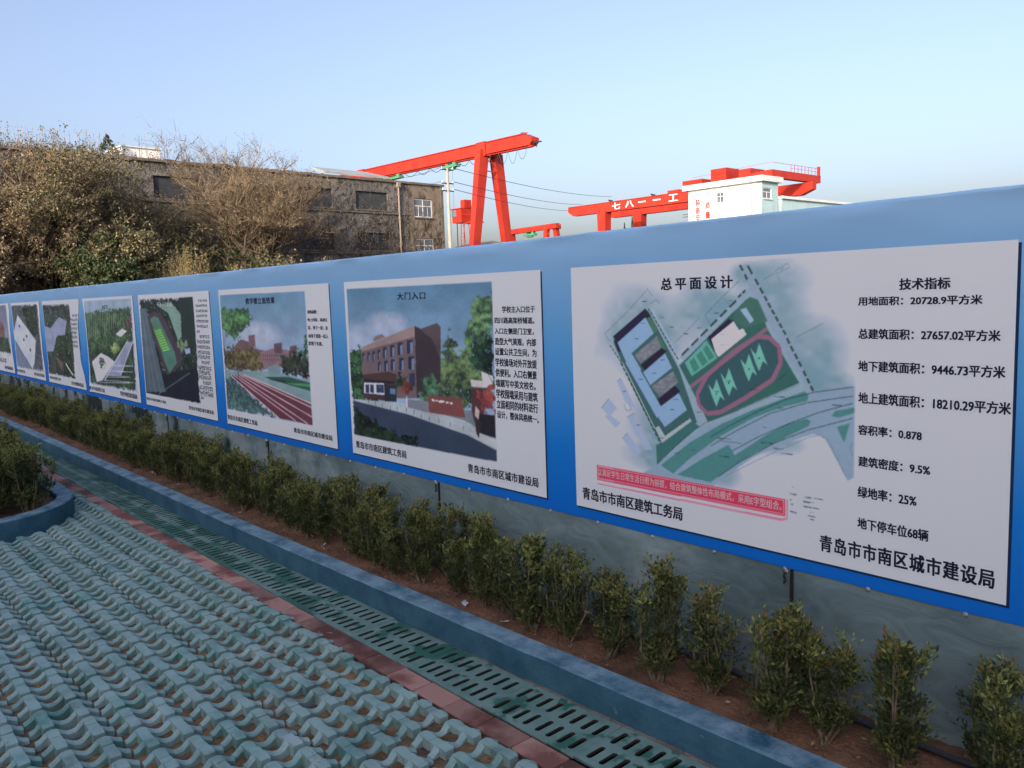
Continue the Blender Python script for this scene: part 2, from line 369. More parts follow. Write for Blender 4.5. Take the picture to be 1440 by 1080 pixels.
# print data: (kind, colour, width or second colour, points in mm)
POSTER_ART={
1:[('S',(94,124,146),0.85,[992,918,1158,916,992,748]),
('S',(94,124,146),0.85,[1159,741,1301,746,1160,602]),
('S',(94,124,146),0.85,[911,1037,999,1033,911,984]),
('S',(94,124,146),0.85,[714,907,857,906,713,796]),
('S',(94,124,146),0.85,[411,805,662,809,407,610]),
('S',(94,124,146),0.85,[534,424,743,445,532,259]),
('S',(94,124,146),0.85,[495,285,691,310,494,208]),
('S',(94,124,146),0.85,[1213,643,1327,650,1214,581]),
('S',(94,124,146),0.85,[992,417,1148,434,992,363]),
('S',(94,124,146),0.85,[791,266,886,280,790,209]),
('S',(94,124,146),0.85,[810,879,933,879,810,784]),
('S',(94,124,146),0.85,[1119,650,1226,656,1120,586]),
('P',(108,130,156),0,[476,259,675,424,840,510,992,583,1119,637,1180,613,1252,631,1325,644,1329,331,1300,312,1215,454,1175,463,1079,426,933,348,807,254,724,184,399,210]),
('P',(110,130,156),0,[878,1070,912,1072,1001,929,1134,693,1180,611,1119,632,985,872,949,941,920,956,912,1003]),
('P',(112,134,158),0,[603,724,907,982,923,956,873,909,731,798,617,705,598,712]),
('P',(112,134,156),0,[243,787,436,921,592,685,911,978,933,958,992,853,1160,612,840,497,709,442,476,255,493,345,233,764]),
('P',(52,84,92),0,[245,769,439,906,595,664,679,456,496,351,367,546]),
('P',(52,92,98),0,[475,257,471,341,518,364,638,462,691,443,573,345]),
('P',(130,145,160),0,[468,413,488,423,519,384,643,471,653,460,503,353]),
('P',(36,36,60),0,[242,792,425,914,453,879,270,767]),
('P',(108,136,176),0,[270,767,424,875,467,810,346,723,398,654,334,651]),
('P',(108,136,176),0,[312,681,370,683,515,484,479,455]),
('P',(108,136,176),0,[408,644,524,728,559,671,445,592]),
('P',(108,136,176),0,[500,507,591,568,630,503,519,422,488,456]),
('T',(96,102,118),0,[362,716,485,800,507,752,394,682]),
('T',(96,102,118),0,[450,587,565,657,588,612,496,546]),
('P',(38,34,55),0,[394,675,507,750,535,738,417,653]),
('P',(38,34,55),0,[483,535,572,599,599,576,500,507]),
('P',(40,42,62),0,[245,785,270,769,288,729,272,726]),
('P',(62,98,88),0,[429,871,450,879,488,827,469,809]),
('P',(62,98,88),0,[484,790,505,786,529,746,507,750]),
('L',(120,145,175),5,[440,916,461,908,593,712,578,699]),
('P',(48,86,88),0,[595,681,842,892,903,938,951,938,992,833,1119,641,840,510,730,465]),
('P',(56,92,92),0,[897,938,920,952,953,941,993,861,899,835,848,871,856,901]),
('P',(118,142,170),0,[878,905,903,912,936,864,920,853]),
('P',(36,36,60),0,[732,800,828,870,852,860,754,783,772,749,763,745]),
('P',(168,176,200),0,[750,791,849,860,872,827,890,834,904,812,781,723,768,741]),
('L',(140,150,180),2,[839,849,865,804,786,738]),
('P',(84,134,138),0,[622,693,726,787,777,719,655,641]),
('P',(56,110,105),0,[644,698,668,717,693,676,667,657]),
('P',(56,110,105),0,[677,725,701,744,732,701,707,683]),
('P',(56,110,105),0,[710,752,728,768,762,722,739,707]),
('P',(48,76,88),0,[677,568,690,526,727,498,792,509,902,573,1014,651,1047,711,1041,769,999,803,948,806,857,751,728,649]),
('L',(112,84,112),17,[679,568,690,526,727,496,792,509,902,573,1014,648,1045,711,1039,769,999,802,951,805,857,751,728,649,679,568]),
('L',(112,84,112),14,[648,597,992,836]),
('P',(92,146,146),0,[733,615,755,592,772,637,791,591,809,554,788,569,771,528,752,566]),
('P',(40,60,75),0,[768,583,775,583,775,575,768,574]),
('P',(92,146,146),0,[790,661,812,637,828,682,847,636,864,599,844,614,828,574,809,612]),
('P',(40,60,75),0,[825,628,831,628,831,620,825,620]),
('P',(92,146,146),0,[878,719,900,696,915,739,933,694,949,658,930,673,915,635,897,671]),
('P',(40,60,75),0,[912,687,918,687,918,679,912,679]),
('P',(92,146,146),0,[922,761,943,737,958,780,976,736,992,700,973,715,958,677,940,713]),
('P',(40,60,75),0,[955,729,961,729,961,721,955,721]),
('P',(64,108,116),0,[495,257,640,369,792,461,933,529,1050,578,1140,613,1155,599,1150,579,1050,548,933,498,792,415,640,303,559,230]),
('P',(64,108,116),0,[577,228,708,315,824,383,852,345,992,443,1064,484,1147,515,1164,507,1156,489,1065,438,933,362,823,285,741,222]),
('P',(64,108,116),0,[1240,533,1253,552,1326,571,1326,553,1266,529]),
('P',(64,108,116),0,[1260,497,1306,514,1286,444]),
('L',(30,48,72),3,[742,404,833,460,953,525,1066,578,1176,612,1315,639]),
('L',(30,48,72),3,[742,368,855,439,1002,521,1150,573,1315,608]),
('L',(30,48,72),3,[841,361,961,432,1082,492,1195,542,1315,583]),
('L',(30,48,72),3,[778,250,876,323,1022,413,1151,474,1316,532]),
('L',(90,105,135),2,[805,254,961,345,1158,450,1196,461,1232,444,1294,326]),
('L',(90,105,135),2,[743,467,940,554,1119,635]),
('L',(90,105,135),2,[1317,446,1307,428,1318,398]),
('L',(40,60,80),2,[475,257,623,396,724,462,871,522]),
('L',(35,52,75),3,[1018,392,1058,393]),
('L',(35,52,75),3,[1047,377,1094,378]),
('L',(35,52,75),3,[774,404,837,405]),
('L',(35,52,75),3,[783,395,885,395]),
('L',(35,52,75),3,[965,408,1018,410]),
('L',(35,52,75),3,[779,333,828,334]),
('L',(35,52,75),3,[1018,585,1062,586]),
('L',(35,52,75),3,[1034,544,1058,545]),
('L',(35,52,75),3,[919,606,953,605]),
('L',(35,52,75),3,[1038,648,1065,672]),
('L',(35,52,75),3,[1242,572,1277,572]),
('L',(35,52,75),3,[973,467,988,467]),
('L',(34,62,66),9,[876,1071,890,1049]),
('L',(34,62,66),9,[897,1035,909,1015]),
('L',(34,62,66),9,[910,1067,929,1035]),
('L',(34,62,66),9,[941,1017,955,994]),
('L',(34,62,66),9,[960,985,974,962]),
('L',(34,62,66),9,[979,953,990,935]),
('L',(34,62,66),9,[994,928,1005,910]),
('L',(34,62,66),9,[1009,903,1020,886]),
('L',(34,62,66),9,[1024,879,1035,861]),
('L',(34,62,66),9,[1039,854,1050,837]),
('L',(34,62,66),9,[1054,830,1065,813]),
('L',(34,62,66),9,[1069,801,1080,781]),
('L',(34,62,66),9,[1084,773,1095,754]),
('L',(34,62,66),9,[1100,746,1111,727]),
('L',(34,62,66),9,[1115,719,1126,700]),
('L',(34,62,66),9,[1134,686,1144,667]),
('L',(34,62,66),9,[1148,660,1158,642]),
('L',(34,62,66),9,[1162,634,1172,616]),
('L',(34,62,66),9,[608,724,642,753]),
('L',(34,62,66),9,[655,764,688,792]),
('L',(34,62,66),9,[700,803,733,830]),
('L',(34,62,66),9,[745,841,776,867]),
('L',(34,62,66),9,[789,878,819,904]),
('L',(34,62,66),9,[831,914,861,939]),
('L',(34,62,66),9,[869,951,882,962]),
('L',(34,62,66),9,[887,966,900,976]),
('L',(34,62,66),6,[440,914,449,902]),
('L',(34,62,66),6,[452,898,461,886]),
('L',(34,62,66),6,[464,881,473,869]),
('L',(34,62,66),6,[476,864,485,852]),
('L',(34,62,66),6,[488,848,497,836]),
('L',(34,62,66),6,[500,831,508,819]),
('L',(34,62,66),6,[512,815,520,803]),
('L',(34,62,66),6,[524,798,532,787]),
('L',(34,62,66),6,[535,782,544,771]),
('L',(34,62,66),6,[547,766,555,754]),
('L',(34,62,66),6,[558,750,567,738]),
('L',(34,62,66),6,[570,734,578,722]),
('L',(34,62,66),6,[581,718,590,706]),
('L',(34,62,66),6,[224,755,234,744]),
('L',(34,62,66),6,[238,740,247,729]),
('L',(34,62,66),6,[251,725,261,714]),
('L',(34,62,66),6,[264,710,274,699]),
('L',(34,62,66),6,[278,695,287,684]),
('L',(34,62,66),6,[291,680,300,669]),
('L',(34,62,66),6,[304,665,313,655]),
('L',(34,62,66),7,[285,680,294,665]),
('L',(34,62,66),7,[298,659,308,644]),
('L',(34,62,66),7,[311,638,321,623]),
('L',(34,62,66),7,[325,617,334,602]),
('L',(34,62,66),7,[338,596,347,581]),
('L',(34,62,66),7,[351,575,360,560]),
('L',(34,62,66),7,[364,554,374,540]),
('L',(34,62,66),7,[377,534,387,519]),
('L',(34,62,66),7,[390,513,400,499]),
('L',(34,62,66),7,[403,493,412,478]),
('L',(34,62,66),7,[416,473,425,458]),
('L',(34,62,66),7,[429,452,438,438]),
('L',(34,62,66),7,[442,432,451,418]),
('L',(34,62,66),7,[454,412,464,398]),
('L',(34,62,66),7,[467,392,476,378]),
('L',(34,62,66),7,[480,372,489,358]),
('L',(34,62,66),5,[519,389,532,397]),
('L',(34,62,66),5,[537,401,550,409]),
('L',(34,62,66),5,[555,413,568,421]),
('L',(34,62,66),5,[573,424,586,433]),
('L',(34,62,66),5,[591,436,604,445]),
('L',(34,62,66),5,[608,448,621,456]),
('L',(34,62,66),5,[626,459,639,468]),
('L',(150,165,185),3,[296,680,467,408]),
('P',(124,140,172),0,[167,472,212,517,260,479,216,438]),
('P',(124,140,172),0,[187,438,210,449,278,415,249,391]),
('P',(124,140,172),0,[285,348,316,376,391,302,364,277]),
('P',(124,140,172),0,[315,445,357,464,450,318,408,313]),
('P',(124,140,172),0,[263,599,286,613,368,484,308,509]),
('L',(80,95,120),2,[167,472,212,517]),
('L',(80,95,120),2,[285,348,316,376]),
('L',(80,95,120),2,[315,445,357,464]),
('L',(80,95,120),2,[263,599,286,613]),
('L',(80,95,120),2,[297,504,313,471,341,482,325,508]),
('L',(70,84,110),2,[197,804,334,905]),
('L',(70,84,110),2,[339,909,438,993,462,965]),
('L',(70,84,110),2,[197,804,225,772]),
('L',(70,84,110),2,[482,950,451,931]),
('L',(70,84,110),2,[482,950,502,928]),
('L',(70,84,110),2,[572,771,692,871]),
('L',(70,84,110),2,[720,885,799,953,873,1012]),
('L',(70,84,110),2,[720,883,745,848]),
('L',(70,84,110),2,[802,952,830,924]),
('L',(85,100,125),2,[977,1014,1017,1034]),
('L',(85,100,125),2,[1023,1042,1041,1054,1052,1041,1029,1032,1023,1042]),
('L',(85,100,125),2,[1048,1057,1071,1068,1079,1052,1058,1046,1048,1057]),
('L',(85,100,125),2,[1029,1028,1045,996]),
('L',(85,100,125),2,[1107,805,1207,855]),
('L',(45,60,90),3,[401,851,425,851]),
('L',(45,60,90),3,[360,785,384,786]),
('L',(45,60,90),3,[502,700,525,701]),
('L',(45,60,90),3,[789,811,808,811]),
('L',(45,60,90),3,[765,892,784,892]),
('L',(45,60,90),3,[684,834,705,835]),
('L',(45,60,90),3,[550,836,571,836]),
('L',(45,60,90),3,[503,875,525,875]),
('L',(45,60,90),3,[620,810,641,810]),
('L',(45,60,90),3,[408,942,432,942]),
('L',(45,60,90),3,[788,769,808,769]),
('L',(45,60,90),3,[827,939,846,939]),
('L',(45,60,90),3,[452,643,475,644]),
('L',(45,60,90),3,[380,613,404,614]),
('L',(45,60,90),3,[547,497,569,499]),
('L',(45,60,90),3,[565,540,587,542]),
('L',(45,60,90),3,[292,555,316,557]),
('L',(45,60,90),3,[364,415,388,417]),
('L',(45,60,90),3,[489,372,512,375]),
('L',(45,60,90),3,[817,631,836,632]),
('L',(45,60,90),3,[763,587,782,588]),
('L',(45,60,90),3,[678,498,699,500]),
('L',(45,60,90),3,[569,318,591,321]),
('L',(45,60,90),3,[646,340,667,342]),
('P',(172,100,130),0,[132,126,1051,132,1071,139,1071,208,1075,208,1076,133,1051,123,132,119]),
('P',(176,52,84),0,[133,210,1065,208,1066,142,131,140]),
('L',(205,140,160),2,[141,204,1058,203,1059,149,140,148,141,204]),
('D',(60,72,98),5,[1084,254,1099,255]),
('D',(60,72,98),5,[1080,231,1113,231]),
('D',(60,72,98),5,[1085,209,1097,208]),
('D',(60,72,98),5,[1085,194,1097,193]),
('D',(60,72,98),5,[1083,166,1111,163]),
('D',(60,72,98),5,[1137,229,1211,230]),
('D',(60,72,98),5,[1137,211,1181,211]),
('D',(60,72,98),5,[1137,193,1197,194]),
('D',(60,72,98),5,[1162,176,1178,175]),
('D',(60,72,98),5,[1155,162,1185,162]),
('D',(60,72,98),5,[1164,151,1179,150])],
2:[('G',(62,112,152),(118,138,172),[29,1056,1451,1058,1436,130,29,120]),
('S',(140,150,180),0.6,[470,829,709,831,462,746]),
('S',(140,150,180),0.5,[120,725,385,731,108,608]),
('F',(40,66,66),(70,120,80),[5,649,131,697,309,602,325,361,22,322]),
('F',(52,90,84),(110,140,90),[966,577,1066,808,1158,673,1268,726,1445,565,1436,398,788,396,796,503]),
('P',(96,84,96),0,[165,683,753,828,744,411,314,380,163,519]),
('P',(122,106,114),0,[166,690,754,829,749,767,171,664]),
('P',(60,52,66),0,[754,829,804,815,999,784,980,521,814,423,744,411]),
('P',(78,68,80),0,[804,811,969,846,1002,823,989,640,918,757]),
('P',(110,92,100),0,[308,738,337,763,410,777,448,760,320,731]),
('P',(36,50,84),0,[176,652,202,657,199,602,174,598]),
('P',(88,110,148),0,[189,637,200,638,196,602,186,602]),
('P',(36,50,84),0,[235,659,263,664,260,608,232,604]),
('P',(88,110,148),0,[249,645,261,645,257,608,246,608]),
('P',(36,50,84),0,[294,668,324,673,321,614,291,610]),
('P',(88,110,148),0,[309,654,322,654,319,614,307,614]),
('P',(36,50,84),0,[353,679,385,685,382,625,350,621]),
('P',(88,110,148),0,[369,665,383,666,379,625,367,625]),
('P',(36,50,84),0,[416,697,453,702,449,634,412,629]),
('P',(88,110,148),0,[435,683,451,684,446,634,432,633]),
('P',(36,50,84),0,[494,712,537,717,534,644,490,639]),
('P',(88,110,148),0,[517,698,536,699,531,644,514,643]),
('P',(36,50,84),0,[575,729,627,734,622,657,570,653]),
('P',(88,110,148),0,[602,716,625,716,620,657,599,657]),
('P',(36,50,84),0,[670,745,732,750,728,671,666,666]),
('P',(88,110,148),0,[703,732,730,733,725,671,701,670]),
('P',(36,50,84),0,[351,605,383,609,380,550,348,549]),
('P',(88,110,148),0,[369,591,381,591,377,550,365,549]),
('P',(36,50,84),0,[421,615,460,619,457,554,418,552]),
('P',(88,110,148),0,[443,601,459,602,454,554,439,553]),
('P',(36,50,84),0,[493,627,536,631,532,560,489,558]),
('P',(88,110,148),0,[518,613,535,614,530,560,513,559]),
('P',(36,50,84),0,[582,638,631,643,627,568,578,565]),
('P',(88,110,148),0,[610,626,630,626,625,568,605,567]),
('P',(36,50,84),0,[677,650,737,655,733,577,674,574]),
('P',(88,110,148),0,[712,638,736,639,731,577,707,576]),
('P',(44,58,92),0,[678,552,734,558,735,481,677,476]),
('P',(74,56,60),0,[170,519,461,552,548,539,534,374,162,368]),
('P',(36,42,62),0,[181,493,532,495,531,481,415,478,179,471]),
('P',(150,160,190),0,[179,469,405,477,404,407,172,403]),
('P',(44,60,100),0,[193,459,237,460,233,405,191,407]),
('P',(44,60,100),0,[247,462,291,463,287,409,245,410]),
('P',(44,60,100),0,[319,467,362,468,358,414,317,415]),
('P',(44,60,100),0,[362,469,404,470,401,417,360,418]),
('P',(40,50,70),0,[410,474,542,467,534,374,405,367]),
('P',(80,105,140),0,[471,452,528,452,525,420,468,420]),
('F',(44,66,66),(60,90,70),[548,539,659,544,652,460,542,467]),
('F',(120,60,50),(140,70,50),[605,478,691,498,698,436,612,423]),
('F',(56,100,90),(80,140,110),[822,526,903,554,945,519,961,427,767,413]),
('P',(90,110,128),0,[39,354,831,373,1247,382,1436,230,1435,205,1220,255,596,326,52,343]),
('P',(128,142,160),0,[54,355,648,372,851,348,1165,325,1243,307,1435,217,1434,191,1200,246,642,310,52,337]),
('P',(46,64,94),0,[41,345,642,310,1200,246,1439,191,1436,130,29,120]),
('P',(96,106,128),0,[650,399,855,401,850,335,646,351]),
('F',(26,44,50),(50,80,60),[47,295,182,262,386,195,725,175,720,120,29,120]),
('P',(108,62,66),0,[854,438,1157,443,1190,337,855,338]),
('D',(205,190,200),9,[889,412,1079,408]),
('L',(28,36,56),5,[220,367,217,341]),
('L',(28,36,56),5,[298,359,296,333]),
('L',(28,36,56),5,[376,353,373,327]),
('L',(28,36,56),5,[463,346,461,321]),
('L',(28,36,56),5,[537,346,535,321]),
('L',(28,36,56),5,[634,346,632,321]),
('L',(28,36,56),5,[710,336,708,312]),
('L',(28,36,56),5,[782,322,780,298]),
('L',(28,36,56),5,[860,316,858,292]),
('L',(28,36,56),5,[949,311,947,287]),
('L',(28,36,56),5,[1054,301,1052,278]),
('L',(28,36,56),5,[1169,293,1167,271]),
('L',(190,200,215),6,[642,415,641,355]),
('F',(62,104,84),(110,160,110),[1359,977,1452,1010,1436,588,1299,594,1217,676,1206,810,1277,871,1282,942]),
('F',(34,66,66),(48,92,74),[1268,726,1445,766,1436,588,1336,595,1244,640]),
('P',(150,165,190),0,[1336,595,1428,576,1424,516,1350,512]),
('L',(70,50,56),5,[1374,609,1426,540]),
('P',(84,52,60),0,[1255,506,1350,506,1352,379,1263,321,1243,381]),
('P',(150,150,160),0,[1242,548,1362,546,1350,512,1251,512]),
('F',(140,50,60),(160,70,70),[1301,484,1434,529,1436,398,1342,378]),
('P',(40,40,56),0,[1270,371,1435,374,1435,254,1279,267]),
('P',(140,150,165),0,[1220,261,1279,271,1435,248,1436,205,1277,230]),
('P',(150,140,150),0,[1278,409,1309,387,1298,337,1269,359]),
('P',(60,50,60),0,[1265,359,1321,327,1296,238,1275,261])],
3:[('G',(70,118,155),(130,142,175),[25,1059,1485,1056,1473,126,7,121]),
('S',(92,116,158),0.7,[1090,785,1326,788,1084,742]),
('S',(145,155,185),0.6,[688,742,1085,748,671,637]),
('F',(70,74,76),(120,110,70),[28,614,195,628,341,688,514,674,714,616,713,471,20,438]),
('P',(100,76,90),0,[218,629,378,706,516,688,572,639,787,629,776,483,258,459]),
('P',(108,84,98),0,[524,738,642,747,637,649,522,656]),
('P',(112,92,108),0,[714,616,938,649,1290,642,1276,541,693,479]),
('P',(90,70,84),0,[947,684,1078,696,1077,618,953,614]),
('P',(92,72,88),0,[1195,669,1304,682,1299,609,1196,614]),
('P',(60,60,84),0,[753,599,767,599,764,581,750,579]),
('P',(60,60,84),0,[748,567,762,568,760,552,745,550]),
('P',(60,60,84),0,[789,600,803,600,801,583,786,580]),
('P',(60,60,84),0,[784,569,799,569,796,554,782,551]),
('P',(60,60,84),0,[825,601,839,602,837,584,822,582]),
('P',(60,60,84),0,[821,570,835,570,832,555,818,553]),
('P',(60,60,84),0,[861,602,875,603,872,585,858,583]),
('P',(60,60,84),0,[857,571,870,572,868,557,854,554]),
('P',(60,60,84),0,[897,604,910,604,908,586,894,584]),
('P',(60,60,84),0,[892,573,906,573,904,558,890,556]),
('P',(60,60,84),0,[932,605,946,605,943,588,929,585]),
('P',(60,60,84),0,[928,574,941,574,939,559,925,557]),
('P',(60,60,84),0,[967,606,980,606,978,589,964,587]),
('P',(60,60,84),0,[963,575,976,576,974,561,960,558]),
('P',(60,60,84),0,[1002,607,1015,608,1013,590,999,588]),
('P',(60,60,84),0,[997,576,1011,577,1009,562,995,560]),
('P',(60,60,84),0,[1036,608,1049,609,1047,591,1033,589]),
('P',(60,60,84),0,[1032,578,1045,578,1043,563,1029,561]),
('P',(60,60,84),0,[1070,609,1083,610,1081,592,1067,590]),
('P',(60,60,84),0,[1066,579,1079,579,1077,565,1063,562]),
('P',(60,60,84),0,[1104,610,1117,611,1114,594,1101,591]),
('P',(60,60,84),0,[1100,580,1113,581,1111,566,1097,564]),
('P',(60,60,84),0,[1137,612,1150,612,1148,595,1135,593]),
('P',(60,60,84),0,[1133,581,1146,582,1144,567,1131,565]),
('P',(60,60,84),0,[1170,613,1183,613,1181,596,1168,594]),
('P',(60,60,84),0,[1166,583,1179,583,1177,569,1164,566]),
('F',(96,96,62),(130,120,70),[168,608,421,634,714,616,735,481,188,455]),
('F',(50,56,60),(74,90,80),[1044,583,1287,625,1482,590,1473,450,1045,461]),
('F',(44,96,70),(60,120,70),[1415,736,1461,761,1457,598,1398,604]),
('F',(60,130,80),(80,150,90),[1289,633,1380,665,1392,620,1302,600]),
('P',(92,122,140),0,[819,507,980,537,1033,504,1025,451,821,449]),
('P',(96,128,142),0,[20,438,815,476,1472,442,1465,276,875,345,11,388]),
('P',(36,84,78),0,[747,428,1155,450,1470,425,1466,367,1220,385,845,415]),
('P',(48,128,92),0,[1075,402,1469,417,1466,396,1257,396]),
('P',(26,60,66),0,[806,416,1078,423,1150,406,999,402]),
('F',(56,100,112),(80,130,140),[23,398,133,404,921,126,0,118]),
('P',(94,52,72),0,[133,406,387,427,1465,280,1473,127,960,130]),
('L',(176,150,172),5,[192,411,1222,135]),
('L',(176,150,172),5,[250,415,1399,132]),
('L',(176,150,172),5,[308,420,1474,185]),
('L',(176,150,172),5,[353,424,1473,252]),
('L',(176,150,172),5,[391,427,1465,280]),
('L',(176,150,172),5,[133,406,960,130]),
('L',(30,40,60),9,[279,450,280,297]),
('L',(30,40,60),5,[177,457,358,454]),
('L',(30,40,60),6,[225,399,235,323]),
('F',(60,104,80),(90,150,90),[17,953,557,939,597,857,397,755,266,711,96,731,13,798]),
('L',(60,70,70),6,[62,741,5,623]),
('L',(60,70,70),4,[115,770,31,633])],
4:[('F',(40,66,70),(56,84,76),[45,1056,1460,1060,1423,126,8,113]),
('P',(30,38,58),0,[192,303,1420,434,1423,126,8,113]),
('P',(40,60,62),0,[1102,1052,1459,1056,1437,589,1143,670,1134,917]),
('P',(70,92,110),0,[39,959,209,970,583,167,1,128]),
('L',(100,120,140),8,[55,947,297,136]),
('L',(100,120,140),8,[163,934,440,145]),
('L',(100,120,140),8,[114,959,149,125]),
('P',(96,132,130),0,[534,991,906,1021,1126,906,1107,703,1019,668,819,918]),
('P',(70,60,80),0,[225,884,415,932,651,907,1031,577,1109,511,964,413,653,328,572,419]),
('P',(60,112,104),0,[309,860,423,890,540,872,901,561,942,459,725,355,643,434]),
('P',(58,140,80),0,[375,763,587,777,776,581,603,552]),
('L',(120,170,70),9,[411,737,583,760]),
('L',(120,170,70),9,[434,715,608,737]),
('L',(120,170,70),9,[456,692,633,715]),
('L',(120,170,70),9,[479,670,659,693]),
('L',(120,170,70),9,[501,647,684,671]),
('L',(120,170,70),9,[524,625,709,649]),
('L',(120,170,70),9,[546,603,734,628]),
('L',(120,170,70),9,[568,581,758,606]),
('L',(120,170,70),9,[591,559,783,584]),
('F',(90,130,100),(130,160,130),[985,655,1236,683,1252,617,1059,566]),
('P',(110,130,180),0,[1157,592,1280,606,1286,562,1178,547]),
('L',(90,100,110),7,[366,128,1234,381])],
5:[('P',(110,134,164),0,[35,1074,1749,1075,1674,118,-18,96]),
('F',(56,90,72),(90,130,90),[25,931,1718,987,1704,603,1161,441,-93,275]),
('F',(50,84,66),(76,110,80),[-24,487,1714,641,1674,118,-18,96]),
('F',(100,70,84),(130,90,100),[1543,833,1725,910,1705,757,1539,742]),
('L',(130,150,140),5,[123,945,-22,591]),
('L',(130,150,140),5,[211,930,77,606]),
('L',(130,150,140),5,[298,915,175,621]),
('L',(130,150,140),5,[397,943,271,636]),
('L',(130,150,140),5,[481,929,366,651]),
('L',(130,150,140),5,[565,914,459,665]),
('L',(130,150,140),5,[659,942,551,680]),
('L',(130,150,140),5,[740,927,642,694]),
('L',(130,150,140),5,[820,913,731,708]),
('L',(130,150,140),5,[911,940,819,721]),
('L',(130,150,140),5,[989,926,906,735]),
('L',(130,150,140),5,[1065,912,991,748]),
('L',(130,150,140),5,[1152,939,1075,761]),
('L',(130,150,140),5,[1227,925,1158,774]),
('L',(130,150,140),5,[1301,912,1240,787]),
('L',(130,150,140),5,[1384,938,1321,799]),
('P',(150,164,190),0,[1145,697,1378,760,1537,736,1311,673]),
('F',(120,150,90),(140,170,90),[877,541,1122,616,1278,552,994,476]),
('P',(150,162,185),0,[143,359,528,475,802,442,1015,394,480,157,275,131]),
('F',(60,90,80),(80,120,90),[382,398,539,432,710,368,500,302]),
('P',(112,124,160),0,[1015,394,1528,624,1699,628,1412,423,1195,252,644,223]),
('L',(160,170,195),9,[1530,631,1064,410,578,163]),
('L',(160,170,195),9,[1699,628,1461,452,1195,252]),
('L',(150,165,190),4,[293,351,1644,374]),
('L',(150,165,190),4,[303,319,1521,366]),
('L',(150,165,190),4,[313,288,1379,303]),
('L',(150,165,190),4,[323,256,1628,313]),
('L',(150,165,190),4,[334,224,1490,251]),
('L',(150,165,190),4,[344,193,1363,241]),
('L',(150,165,190),4,[354,162,1598,199]),
('L',(150,165,190),4,[364,130,1473,189])],
6:[('F',(60,78,84),(76,100,88),[-4,1052,1374,1046,1318,108,11,107]),
('P',(110,124,160),0,[-67,772,318,736,788,881,1163,835,1027,651,664,645,355,428,36,418]),
('F',(44,74,58),(70,100,70),[581,625,1379,675,1312,130,764,119,332,369]),
('P',(96,80,92),0,[410,371,826,292,711,173]),
('L',(170,180,200),16,[932,287,1232,153])],
7:[('F',(78,92,112),(96,110,124),[-31,1067,1681,1058,1699,127,-30,111]),
('P',(140,154,184),0,[380,915,1067,672,1402,553,1194,225,1020,133,-52,580,-20,647]),
('P',(90,108,140),0,[-10,558,973,130,-1,130]),
('F',(44,70,60),(70,96,76),[713,1042,1623,1043,1563,648,1263,602,809,829]),
('L',(60,70,96),40,[385,751,495,752]),
('L',(60,70,96),40,[805,605,909,607]),
('L',(60,70,96),40,[588,547,695,549]),
('L',(60,70,96),40,[953,406,1055,409])],
8:[('G',(84,96,128),(110,120,150),[-1516,1086,1596,1076,1643,317,-1226,311]),
('F',(120,80,90),(130,100,100),[1040,871,1303,708,1301,475,809,416]),
('F',(50,84,70),(80,110,80),[-1040,634,1559,550,1643,317,-1226,311])],
}
